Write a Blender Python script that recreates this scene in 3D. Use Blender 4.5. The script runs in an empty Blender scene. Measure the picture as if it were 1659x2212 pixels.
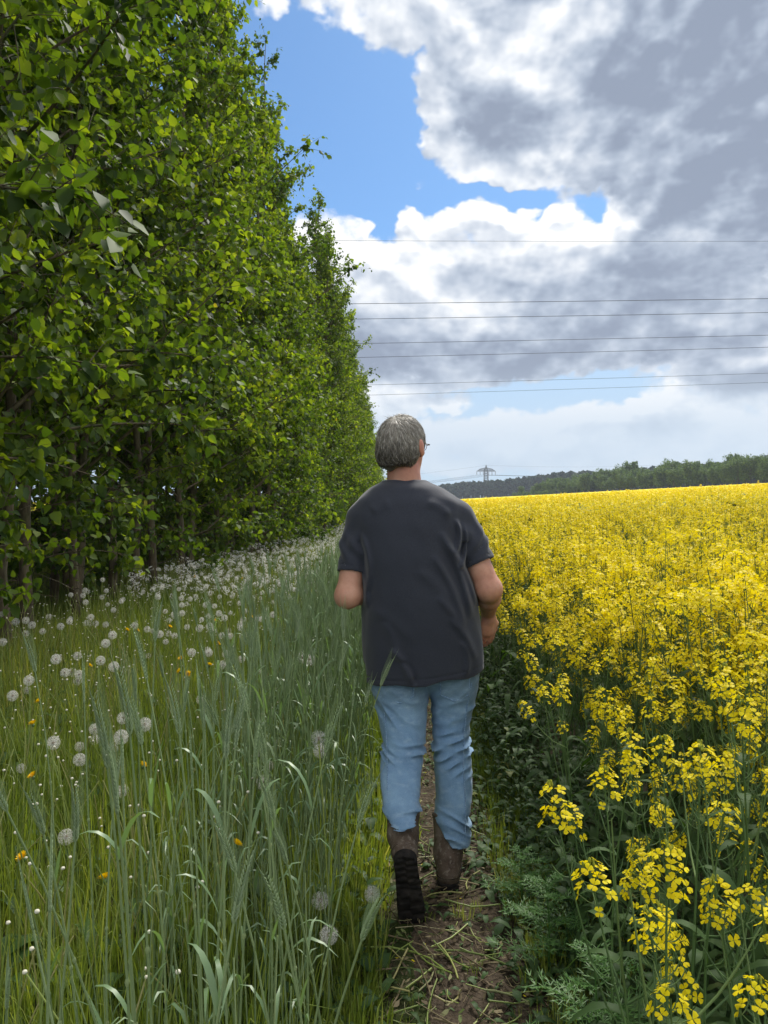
import bpy, math
import numpy as np

# ------------------------------------------------------------------ camera, sky, sun, exposure
SC = bpy.context.scene
F, CX, HY, H = 1661.0, 829.5, 1085.0, 1.45        # focal length and horizon in pixels of a 1659 x 2212 picture; eye height in metres

def P(px, py, d):
    return np.array([(px - CX) / F * d, d, H + (HY - py) / F * d])

cam_d = bpy.data.cameras.new('camera'); cam = bpy.data.objects.new('camera', cam_d)
SC.collection.objects.link(cam); SC.camera = cam
cam.location = (0, 0, H); cam.rotation_euler = (math.radians(90), 0, 0)
cam_d.sensor_fit = 'VERTICAL'; cam_d.sensor_height = 24.0; cam_d.lens = F / 2212 * 24.0
cam_d.shift_y = -21.0 / 2212.0
cam_d.clip_start = 0.05; cam_d.clip_end = 6000

SC.view_settings.view_transform = 'Standard'; SC.view_settings.look = 'None'
SC.view_settings.gamma = 1.0; SC.view_settings.exposure = 0.42; SC.view_settings.use_curve_mapping = False
SC.render.engine = 'CYCLES'
cy = SC.cycles
cy.max_bounces = 7; cy.diffuse_bounces = 4; cy.glossy_bounces = 2; cy.transmission_bounces = 4; cy.transparent_max_bounces = 8
cy.volume_bounces = 0; cy.sample_clamp_indirect = 6.0; cy.caustics_reflective = False; cy.caustics_refractive = False
cy.use_denoising = True
try:
    cy.denoiser = 'OPENIMAGEDENOISE'; cy.denoising_prefilter = 'ACCURATE'
except Exception: pass

SUN_AZ, SUN_EL = math.radians(24), math.radians(50)

class NT:
    """small helper to chain shader nodes"""
    def __init__(s, tree): s.t = tree; s.n = tree.nodes; s.l = tree.links
    def put(s, sock, v):
        if v is None: return
        if isinstance(v, bpy.types.NodeSocket): s.l.new(v, sock)
        else: sock.default_value = v
    def m(s, op, a, b=None, c=None, clamp=False):
        n = s.n.new('ShaderNodeMath'); n.operation = op; n.use_clamp = clamp
        for i, v in enumerate((a, b, c)): s.put(n.inputs[i], v)
        return n.outputs[0]
    def v(s, op, a, b=None, c=None, out=0):
        n = s.n.new('ShaderNodeVectorMath'); n.operation = op
        s.put(n.inputs[0], a)
        if b is not None: s.put(n.inputs[3 if op == 'SCALE' else 1], b)
        if c is not None: s.put(n.inputs[2], c)
        return n.outputs[out]
    def length(s, a): return s.v('LENGTH', a, out=1)
    def mr(s, v, a, b, c=0.0, d=1.0, kind='SMOOTHSTEP'):
        n = s.n.new('ShaderNodeMapRange'); n.interpolation_type = kind
        for i, x in enumerate((v, a, b, c, d)): s.put(n.inputs[i], x)
        return n.outputs[0]
    def noise(s, vec, scale, detail=4, rough=.5, dist=0.0, out='Fac', lac=2.0, dim='3D'):
        n = s.n.new('ShaderNodeTexNoise'); n.noise_dimensions = dim; s.put(n.inputs['Vector'], vec)
        s.put(n.inputs['Scale'], scale); s.put(n.inputs['Detail'], detail); s.put(n.inputs['Roughness'], rough)
        s.put(n.inputs['Distortion'], dist); s.put(n.inputs['Lacunarity'], lac)
        return n.outputs[out]
    def voro(s, vec, scale, feature='F1', out='Distance', rand=1.0):
        n = s.n.new('ShaderNodeTexVoronoi'); n.voronoi_dimensions = '2D'; n.feature = feature
        s.put(n.inputs['Vector'], vec); s.put(n.inputs['Scale'], scale); s.put(n.inputs['Randomness'], rand)
        return n.outputs[out]
    def mix(s, f, a, b, blend='MIX'):
        n = s.n.new('ShaderNodeMix'); n.data_type = 'RGBA'; n.blend_type = blend
        s.put(n.inputs[0], f); s.put(n.inputs[6], a); s.put(n.inputs[7], b)
        return n.outputs[2]
    def ramp(s, f, stops, kind='LINEAR'):
        n = s.n.new('ShaderNodeValToRGB'); n.color_ramp.interpolation = kind
        e = n.color_ramp.elements
        while len(e) > 1: e.remove(e[-1])
        e[0].position = stops[0][0]; e[0].color = (*stops[0][1], 1)
        for p, c in stops[1:]:
            k = e.new(p); k.color = (*c, 1)
        s.put(n.inputs[0], f); return n.outputs[0]
    def xyz(s, vec):
        n = s.n.new('ShaderNodeSeparateXYZ'); s.put(n.inputs[0], vec); return n.outputs
    def comb(s, x, y, z):
        n = s.n.new('ShaderNodeCombineXYZ')
        for i, v in enumerate((x, y, z)): s.put(n.inputs[i], v)
        return n.outputs[0]

def build_world():
    w = bpy.data.worlds.new('World'); SC.world = w; w.use_nodes = True
    w.node_tree.nodes.clear()
    k = NT(w.node_tree)
    tc = k.n.new('ShaderNodeTexCoord'); d = tc.outputs['Generated']
    sky = k.n.new('ShaderNodeTexSky'); sky.sky_type = 'NISHITA'; sky.sun_disc = False
    sky.sun_elevation = SUN_EL; sky.sun_rotation = SUN_AZ; sky.air_density = 1.0; sky.dust_density = 0.6; sky.ozone_density = 2.5
    # sky coordinates in degrees: azimuth from the way the path runs, elevation above the horizon
    x, y, z = k.xyz(d)
    az = k.m('MULTIPLY', k.m('ARCTAN2', x, y), 57.2958)
    el = k.m('MULTIPLY', k.m('ARCSINE', z), 57.2958)
    p0 = k.comb(az, el, 0.0)

    def AE(px, py):
        u, v = (px - CX) / F, (HY - py) / F
        return math.degrees(math.atan(u)), math.degrees(math.atan2(v, math.hypot(1, u)))

    def lobe(p, px, py, rx, ry, amp=1.0, soft=1.0):
        a, e = AE(px, py); s = 57.2958 / F
        q = k.v('MULTIPLY', k.v('SUBTRACT', p, (a, e, 0)), (1 / (rx * s), 1 / (ry * s), 0))
        return k.mr(k.length(q), 1.0 + soft * .5, 1.0 - soft * .5, 0.0, amp)

    # cloud cover as a function of sky position; evaluated twice (the second time a little nearer the sun) to shade it
    def density(p, fine):
        px_, py_ = k.xyz(p)[0], k.xyz(p)[1]
        n3 = k.comb(k.m('MULTIPLY', px_, .06), k.m('MULTIPLY', py_, .085), 0.0)
        wv = k.v('SUBTRACT', k.noise(n3, 2.2, 4, .6, out='Color', dim='2D'), (.5, .5, .5))
        pw = k.v('ADD', p, k.v('MULTIPLY', wv, (5.0, 4.2, 0)))
        cover = None
        for L in COVER:
            o = lobe(pw, *L)
            if cover is None: cover = o
            elif L[4] > 0: cover = k.m('MAXIMUM', cover, o)
            else: cover = k.m('ADD', cover, o)
        # elsewhere in the sky, broken cumulus
        out = k.mr(k.m('ABSOLUTE', az), 33.0, 48.0)
        far = k.mr(k.noise(d, 2.3, 2, .5), .42, .60, 0, .95)
        o2 = k.m('MAXIMUM', out, k.mr(el, 40.0, 52.0))
        cover = k.m('ADD', k.m('MULTIPLY', cover, k.m('SUBTRACT', 1.0, o2)), k.m('MULTIPLY', far, o2))
        fb = k.noise(n3, 4.2, 9 if fine else 3, .57, dim='2D')
        bil = k.voro(k.v('ADD', n3, k.v('SCALE', wv, .30)), 7.5, 'SMOOTH_F1')
        t = k.m('ADD', cover, k.m('MULTIPLY', k.m('SUBTRACT', fb, .5), 1.5))
        t = k.m('ADD', t, k.m('MULTIPLY', k.m('SUBTRACT', .38, bil), .38))
        if fine:
            bil2 = k.voro(k.v('ADD', n3, k.v('SCALE', wv, .12)), 19.0, 'F1')
            t = k.m('ADD', t, k.m('MULTIPLY', k.m('SUBTRACT', .42, bil2), .20))
        return t, cover

    D, cov = density(p0, True)
    sa, se = AE(1100, -250)
    tosun = k.v('NORMALIZE', k.v('SUBTRACT', (sa, se, 0), p0))
    Da, _ = density(p0, False)
    Db, _ = density(k.v('ADD', p0, k.v('SCALE', tosun, 1.1)), False)
    alpha = k.mr(D, .26, .80)
    thick = k.mr(D, .52, 1.35, 0, 1, 'SMOOTHSTEP')
    grey = None
    for L in GREY:
        o = lobe(p0, *L)
        grey = o if grey is None else (k.m('MAXIMUM', grey, o) if L[4] > 0 else k.m('ADD', grey, o))
    n3 = k.v('MULTIPLY', p0, (.05, .08, 0))
    soft = k.noise(n3, 2.6, 3, .45, .4, dim='2D'); fine = k.noise(n3, 11.0, 5, .55, .3, dim='2D')
    relief = k.m('MULTIPLY', k.m('SUBTRACT', Da, Db), .8)
    tone = k.m('ADD', k.m('MULTIPLY', k.m('ADD', thick, k.mr(Da, .5, 1.5)), .14), k.m('MULTIPLY', k.m('MULTIPLY', grey, k.mr(D, .45, 1.05)), .62))
    tone = k.m('ADD', tone, k.m('MULTIPLY', k.m('SUBTRACT', soft, .5), k.m('MULTIPLY', thick, .9)))
    tone = k.m('ADD', tone, k.m('MULTIPLY', k.m('SUBTRACT', fine, .5), .17))
    tone = k.m('SUBTRACT', k.m('SUBTRACT', tone, .0), relief, clamp=True)
    cc = k.ramp(tone, [(0.0, (.98, .98, .98)), (.12, (.86, .89, .93)), (.32, (.66, .71, .79)), (.56, (.46, .53, .64)), (.78, (.34, .40, .51)), (1.0, (.26, .31, .41))], 'B_SPLINE')
    # low down the air between makes clouds pale and faint
    lowm = k.mr(el, 10.5, 4.0)
    cc = k.mix(k.m('MULTIPLY', lowm, .80), cc, (.56, .66, .77, 1))
    bl = k.v('MULTIPLY', sky.outputs[0], (.066, .097, .120))
    # the blue part pales towards the horizon
    pale = k.mr(el, 20.0, 5.0, 0, .88)
    bl = k.mix(pale, bl, (.50, .64, .80, 1))
    alpha2 = k.m('MULTIPLY', alpha, k.mr(el, 1.0, 9.0, .75, 1.0))
    col = k.mix(alpha2, bl, cc)
    # unseen cumulus behind the camera, brightened to add fill light on ground and man
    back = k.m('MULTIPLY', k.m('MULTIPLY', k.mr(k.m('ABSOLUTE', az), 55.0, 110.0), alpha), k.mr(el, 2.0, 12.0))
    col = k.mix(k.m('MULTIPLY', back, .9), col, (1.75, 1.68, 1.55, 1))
    col = k.mix(k.mr(el, 0.0, -3.0), col, (.08, .09, .05, 1))
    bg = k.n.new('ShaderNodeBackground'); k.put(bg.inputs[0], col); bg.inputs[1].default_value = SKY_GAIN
    out = k.n.new('ShaderNodeOutputWorld'); k.l.new(bg.outputs[0], out.inputs[0])
    w.cycles.sampling_method = 'MANUAL'; w.cycles.sample_map_resolution = 512

SKY_GAIN = .84
# px, py, rx, ry, amplitude, softness (pixels of the 1659 x 2212 picture turned into angles)
COVER = [
    (1380, 110, 440, 250, 1.3, .4), (930, -10, 290, 85, 1.1, .5), (840, 60, 120, 50, .9, .8), (1030, 235, 150, 125, 1.15, .4), (985, 130, 90, 60, .75, .9),
    (1190, 300, 230, 95, 1.15, .5), (1560, 300, 230, 160, 1.3, .4), (1345, 410, 95, 50, 1.0, .7), (1650, 120, 300, 330, 1.4, .4),
    (715, 500, 80, 70, 1.05, .5), (880, 495, 50, 38, .95, .8), (1020, 520, 130, 80, 1.05, .5), (1215, 475, 62, 80, 1.0, .5),
    (1480, 550, 260, 105, 1.2, .4), (900, 650, 380, 140, 1.25, .4), (1280, 640, 480, 150, 1.25, .4), (1000, 745, 450, 95, 1.2, .5),
    (1630, 700, 270, 150, 1.2, .5), (930, 858, 95, 32, 1.0, .8), (1550, 810, 150, 60, 1.0, .7), (585, 10, 48, 36, .85, .9), (690, 75, 26, 20, .6, 1.0),
    (1000, 960, 420, 62, 1.0, .7), (1420, 955, 480, 75, 1.05, .7), (1600, 875, 220, 45, .95, .9), (700, 740, 260, 230, 1.2, .4),
    (640, 260, 230, 180, -1.0, .6), (1080, 425, 150, 26, -.7, .9), (1180, 355, 45, 20, -.5, 1.0), (1280, 440, 45, 30, -.6, 1.0), (1200, 838, 260, 30, -.5, 1.0), (820, 480, 35, 50, -.5, 1.0),
]
GREY = [
    (1500, 180, 280, 190, 1.1, .9), (1100, 0, 120, 50, .55, 1.0), (1150, 270, 170, 65, .95, .9), (1580, 370, 150, 120, 1.05, .9),
    (1010, 600, 60, 60, .6, 1.0), (1350, 690, 340, 90, .95, .8), (960, 765, 330, 75, .95, .8), (1520, 580, 230, 95, .75, 1.0),
    (1610, 800, 130, 45, .8, .9), (1180, 190, 70, 34, -.6, .9), (1020, 680, 110, 38, -.5, 1.0), (930, 862, 60, 18, .5, 1.0), (1100, 590, 120, 60, .45, 1.0), (1300, 330, 200, 50, -.35, 1.0),
]
build_world()
sl = bpy.data.lights.new('sun', 'SUN'); sl.energy = 3.8; sl.angle = math.radians(14); sl.color = (1.0, .95, .86)
so = bpy.data.objects.new('sun', sl); SC.collection.objects.link(so)
so.rotation_euler = (math.radians(90) - SUN_EL, 0, -SUN_AZ + math.pi)
so.rotation_euler = (-(math.pi / 2 - SUN_EL), 0, -SUN_AZ)

# ------------------------------------------------------------------ helpers
RG = np.random.default_rng(11)
COL = SC.collection
TAU = math.tau

def grav(x, y):
    """height of the ground: level at the path, the rape field rising gently to the right"""
    x = np.asarray(x, float); y = np.asarray(y, float)
    r = np.maximum(x - .75, 0)
    z = .055 * (r - .5 * (1 - np.exp(-r / .5)))
    l = np.clip((-x - 1.6) / 1.6, 0, 1)
    z = z + .10 * l * l * (3 - 2 * l)
    z = z + .012 * np.sin(x * 5.1 + 1.3) * np.sin(y * 2.3) * np.clip(40 / (np.abs(y) + 8), 0, 1)
    return z

def material(name, fn):
    m = bpy.data.materials.new(name); m.use_nodes = True; m.node_tree.nodes.clear()
    k = NT(m.node_tree); out = k.n.new('ShaderNodeOutputMaterial')
    k.l.new(fn(k), out.inputs[0]); return m

def principled(k, col, rough=.6, spec=.5, bump=None, bstr=.3, bdist=.01, **kw):
    b = k.n.new('ShaderNodeBsdfPrincipled')
    k.put(b.inputs['Base Color'], col if isinstance(col, bpy.types.NodeSocket) else (*col, 1))
    k.put(b.inputs['Roughness'], rough); k.put(b.inputs['Specular IOR Level'], spec)
    for kk, vv in kw.items(): k.put(b.inputs[kk.replace('_', ' ')], vv)
    if bump is not None:
        n = k.n.new('ShaderNodeBump'); k.put(n.inputs['Strength'], bstr); k.put(n.inputs['Distance'], bdist)
        k.put(n.inputs['Height'], bump); k.l.new(n.outputs[0], b.inputs['Normal'])
    return b.outputs[0]

def leafy(name, stops, trans=.4, rough=.45, tint=(1.5, 1.35, .45), spec=.4, wpos=None, spread=.0, objvar=0):
    """thin plant tissue: colour varies from leaf to leaf, light passes through"""
    def fn(k):
        g = k.n.new('ShaderNodeNewGeometry'); tc = k.n.new('ShaderNodeTexCoord')
        f = g.outputs['Random Per Island']
        if spread:
            nz = k.noise(g.outputs['Position'], wpos or 1.2, 2, .5)
            f = k.m('ADD', k.m('MULTIPLY', f, 1 - spread), k.m('MULTIPLY', k.mr(nz, .35, .65), spread))
        c = k.ramp(f, stops)
        if objvar:
            r = k.n.new('ShaderNodeObjectInfo').outputs['Random']
            c = k.mix(1.0, c, k.ramp(r, [(0, (1 - objvar, 1 - objvar * .8, 1 - objvar * .3)), (1, (1 + objvar * 1.2, 1 + objvar, 1 + objvar * .2))]), 'MULTIPLY')
        b = principled(k, c, rough, spec)
        t = k.n.new('ShaderNodeBsdfTranslucent'); k.l.new(k.mix(1.0, c, (*tint, 1), 'MULTIPLY'), t.inputs[0])
        mx = k.n.new('ShaderNodeMixShader'); mx.inputs[0].default_value = trans
        k.l.new(b, mx.inputs[1]); k.l.new(t.outputs[0], mx.inputs[2])
        return mx.outputs[0]
    return material(name, fn)

class MB:
    """collects vertices and faces in arrays, then links them as ONE mesh"""
    def __init__(s): s.V = []; s.n = 0; s.Fc = []
    def add(s, V, Fs, mat=0):
        V = np.asarray(V, float).reshape(-1, 3); Fs = np.asarray(Fs, int)
        if len(Fs): s.Fc.append((Fs + s.n, mat))
        s.V.append(V); s.n += len(V); return s
    def arrays(s):
        return np.concatenate(s.V), s.Fc
    def inst(s, tmpl, M, T):
        """tmpl = (V, [(F, mat)]); M (k,3,3), T (k,3)"""
        V, Fcs = tmpl; k = len(T)
        if k == 0: return s
        W = np.einsum('kij,nj->kni', M, V) + T[:, None, :]
        off = (np.arange(k) * len(V))[:, None, None]
        base = s.n
        s.V.append(W.reshape(-1, 3)); s.n += k * len(V)
        for Fs, mat in Fcs:
            s.Fc.append(((Fs[None] + off).reshape(-1, Fs.shape[1]) + base, mat))
        return s
    def mesh(s, name, mats, smooth=True):
        V = np.concatenate(s.V).astype(np.float32)
        me = bpy.data.meshes.new(name)
        me.vertices.add(len(V)); me.vertices.foreach_set('co', V.ravel())
        lv = np.concatenate([f.ravel() for f, _ in s.Fc]).astype(np.int32)
        cnt = np.concatenate([np.full(len(f), f.shape[1]) for f, _ in s.Fc])
        mi = np.concatenate([np.full(len(f), m) for f, m in s.Fc]).astype(np.int32)
        st = np.concatenate([[0], np.cumsum(cnt)[:-1]]).astype(np.int32)
        me.loops.add(len(lv)); me.loops.foreach_set('vertex_index', lv)
        me.polygons.add(len(cnt)); me.polygons.foreach_set('loop_start', st)
        for m in (mats if isinstance(mats, (list, tuple)) else [mats]): me.materials.append(m)
        me.polygons.foreach_set('material_index', mi)
        me.polygons.foreach_set('use_smooth', np.full(len(cnt), smooth))
        me.update(calc_edges=True)
        return me
    def build(s, name, mats, parent=None, smooth=True):
        return link(name, s.mesh(name, mats, smooth), parent)

def link(name, data, parent=None):
    o = bpy.data.objects.new(name, data); COL.objects.link(o)
    if parent is not None: o.parent = parent
    return o

def tag(o, label=None, cat=None, group=None, kind=None):
    if label: o['label'] = label
    if cat: o['category'] = cat
    if group: o['group'] = group
    if kind: o['kind'] = kind
    return o

def thing(name, label, cat, loc=(0, 0, 0), rz=0, group=None):
    o = link(name, None); o.location = loc; o.rotation_euler = (0, 0, rz)
    return tag(o, label, cat, group)

def copy_tree(o, parent=None):
    c = o.copy(); COL.objects.link(c)
    if parent is not None: c.parent = parent
    for ch in list(o.children): copy_tree(ch, c)
    return c

def norm(a): return a / np.maximum(np.linalg.norm(a, axis=-1, keepdims=True), 1e-9)

def basis(zdir, roll=None, up=None):
    """(k,3) directions -> (k,3,3) matrices whose z column is the direction"""
    z = norm(np.asarray(zdir, float)); k = len(z)
    ref = np.tile([0., 0., 1.], (k, 1)) if up is None else np.broadcast_to(up, (k, 3)).copy()
    par = np.abs((z * ref).sum(1)) > .98
    ref[par] = [1, 0, 0]
    x = norm(np.cross(ref, z)); y = np.cross(z, x)
    if roll is not None:
        c, s = np.cos(roll)[:, None], np.sin(roll)[:, None]
        x, y = x * c + y * s, -x * s + y * c
    return np.stack([x, y, z], axis=2)

def yaw(a):
    a = np.asarray(a, float); c, s = np.cos(a), np.sin(a); o = np.zeros_like(a)
    return np.stack([np.stack([c, -s, o], -1), np.stack([s, c, o], -1), np.stack([o, o, o + 1], -1)], -2)

def tubes(mb, paths, radii, sides=4, mat=0, cap=False):
    """paths (k,n,3), radii (k,n)"""
    paths = np.asarray(paths, float); radii = np.asarray(radii, float)
    if paths.ndim == 2: paths = paths[None]
    k, n, _ = paths.shape
    radii = np.broadcast_to(radii, (k, n))
    t = np.gradient(paths, axis=1); t = norm(t)
    ref = np.tile([0.31, 0.95, 0.02], (k, n, 1))
    par = np.abs((t * ref).sum(-1)) > .95; ref[par] = [1, 0, 0]
    x = norm(np.cross(ref, t)); y = np.cross(t, x)
    a = np.arange(sides) / sides * TAU
    ring = paths[:, :, None] + radii[:, :, None, None] * (x[:, :, None] * np.cos(a)[:, None] + y[:, :, None] * np.sin(a)[:, None])
    V = ring.reshape(-1, 3)
    i = np.arange(n - 1)[:, None]; j = np.arange(sides)[None]
    q = np.stack([i * sides + j, i * sides + (j + 1) % sides, (i + 1) * sides + (j + 1) % sides, (i + 1) * sides + j], -1).reshape(-1, 4)
    Fs = (q[None] + (np.arange(k) * n * sides)[:, None, None]).reshape(-1, 4)
    mb.add(V, Fs, mat)
    if cap:
        for e in (0, n - 1):
            c = [np.arange(sides) + kk * n * sides + e * sides for kk in range(k)]
            c = np.array(c)
            mb.add(np.zeros((0, 3)), [], mat)
            mb.Fc.append((c[:, :sides] + (mb.n - len(V)), mat))
    return mb

def blades(mb, paths, widths, side, mat=0, fold=0.0):
    """flat ribbons: paths (k,n,3), widths (k,n), side (k,3)"""
    paths = np.asarray(paths, float); k, n, _ = paths.shape
    s = norm(np.asarray(side, float))[:, None, :]
    w = np.asarray(widths, float)[..., None] * .5
    V = np.stack([paths - s * w, paths + s * w], 2).reshape(-1, 3)
    i = np.arange(n - 1)
    q = np.stack([i * 2, i * 2 + 1, i * 2 + 3, i * 2 + 2], -1)
    Fs = (q[None] + (np.arange(k) * n * 2)[:, None, None]).reshape(-1, 4)
    return mb.add(V, Fs, mat)

def arch(base, direc, length, droop, n=5, up=.8):
    """paths of arching blades: base (k,3), direc (k,3) outward unit, rising then drooping"""
    k = len(base); t = np.linspace(0, 1, n)[None, :, None]
    L = np.asarray(length)[:, None, None]; dr = np.asarray(droop)[:, None, None]
    z = np.array([0, 0, 1.])
    return base[:, None] + L * (direc[:, None] * (t * (1 - up * .6) + t * t * dr * .6) + z * (up * t - dr * t * t * t))

def sphere(r=1, c=(0, 0, 0), nu=8, nv=6, sc=(1, 1, 1)):
    u = np.arange(nu) / nu * TAU; v = np.linspace(0, math.pi, nv)
    V = np.array([[math.sin(b) * math.cos(a), math.sin(b) * math.sin(a), math.cos(b)] for b in v for a in u]) * r * np.array(sc) + np.array(c)
    Fs = [[i * nu + j, (i + 1) * nu + j, (i + 1) * nu + (j + 1) % nu, i * nu + (j + 1) % nu] for i in range(nv - 1) for j in range(nu)]
    return V, np.array(Fs)

LEAF_V = np.array([[0, 0, 0], [0, .42, -.03], [0, 1.08, -.16], [-.40, .18, .06], [-.40, .55, .03], [.40, .18, .06], [.40, .55, .03]])
LEAF_F = np.array([[0, 1, 4, 3], [1, 2, 4, 4], [0, 5, 6, 1], [1, 6, 2, 2]])
LEAF = (LEAF_V, [(LEAF_F[[0, 2]], 0), (LEAF_F[[1, 3]][:, :3], 0)])

# ------------------------------------------------------------------ ground, path
def soil(k, green):
    tc = k.n.new('ShaderNodeTexCoord'); p = tc.outputs['Object']
    n1 = k.noise(p, 3.0, 6, .6); n2 = k.noise(p, 22, 5, .7); n3 = k.noise(p, 90, 3, .7)
    c = k.ramp(n2, [(.3, (.030, .023, .016)), (.5, (.068, .052, .037)), (.72, (.125, .098, .070))])
    if green:
        c = k.mix(k.mr(n1, .3, .6), c, k.ramp(n2, [(.3, (.018, .03, .008)), (.7, (.05, .075, .018))]))
    h = k.m('ADD', k.m('MULTIPLY', n2, 1.0), k.m('MULTIPLY', n3, .45))
    return principled(k, c, .95, .15, h, .9, .02)
M_GROUND = material('ground_soil', lambda k: soil(k, True))
M_PATH = material('trodden_soil', lambda k: soil(k, False))

def grid_mesh(xs, ys, zf):
    X, Y = np.meshgrid(xs, ys)
    V = np.stack([X, Y, zf(X, Y)], -1).reshape(-1, 3); a, b = len(ys), len(xs)
    i = np.arange(a - 1)[:, None] * b + np.arange(b - 1)[None]
    return V, np.stack([i, i + 1, i + b + 1, i + b], -1).reshape(-1, 4)

xs = np.concatenate([-np.geomspace(700, 6, 30), np.linspace(-5.5, 5, 80), np.geomspace(5.5, 700, 36)])
ys = np.concatenate([[-60, -20, -8, -3], np.linspace(-1, 12, 90), np.geomspace(12.5, 1080, 60)])
V, Q = grid_mesh(xs, ys, grav)
o = MB().add(V, Q).build('ground', M_GROUND); tag(o, 'soil and low growth under the crops and trees', None, None, 'structure')

def path_half(y, s):
    return .25 + .05 * np.sin(y * 1.7 + s) + .03 * np.sin(y * 4.9 + 2 * s) + .02 * np.sin(y * 11 + s)
ys = np.concatenate([np.linspace(-1.0, 9, 400), np.geomspace(9.1, 110, 120)])
u = np.linspace(-1, 1, 28)
Y, U = np.meshgrid(ys, u, indexing='ij')
X = .27 + np.where(U < 0, U * path_half(Y, .3), U * (path_half(Y, 2.1) + .02))
dip = .004 + .006 * np.abs(np.sin(X * 31 + Y * 3) * np.sin(Y * 17 - X * 9)) - .030 * np.abs(U) ** 8
Z = grav(X, Y) + dip
V = np.stack([X, Y, Z], -1).reshape(-1, 3)
i = np.arange(len(ys) - 1)[:, None] * 28 + np.arange(27)[None]
o = MB().add(V, np.stack([i, i + 1, i + 29, i + 28], -1).reshape(-1, 4)).build('path', M_PATH)
tag(o, 'narrow trodden earth path between the crops', None, None, 'structure')

# ------------------------------------------------------------------ poplar row
def bark(k):
    tc = k.n.new('ShaderNodeTexCoord'); p = k.v('MULTIPLY', tc.outputs['Object'], (1, 1, .25))
    n = k.noise(p, 26, 5, .65); n2 = k.noise(tc.outputs['Object'], 3, 3, .5)
    c = k.ramp(n, [(.3, (.055, .042, .026)), (.55, (.15, .12, .078)), (.8, (.26, .22, .15))])
    c = k.mix(k.mr(n2, .45, .7), c, (.085, .09, .045, 1))
    return principled(k, c, .9, .2, n, .8, .01)
M_BARK = material('poplar_bark', bark)
M_LEAF = leafy('poplar_leaf', [(0, (.030, .060, .012)), (.34, (.054, .102, .018)), (.60, (.098, .158, .024)), (.82, (.20, .265, .032)), (.90, (.10, .17, .06)), (.985, (.14, .22, .06)), (1, (.42, .36, .05))],
               .48, .60, (2.0, 1.9, .35), .28, 1.3, .45, objvar=.25)

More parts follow.
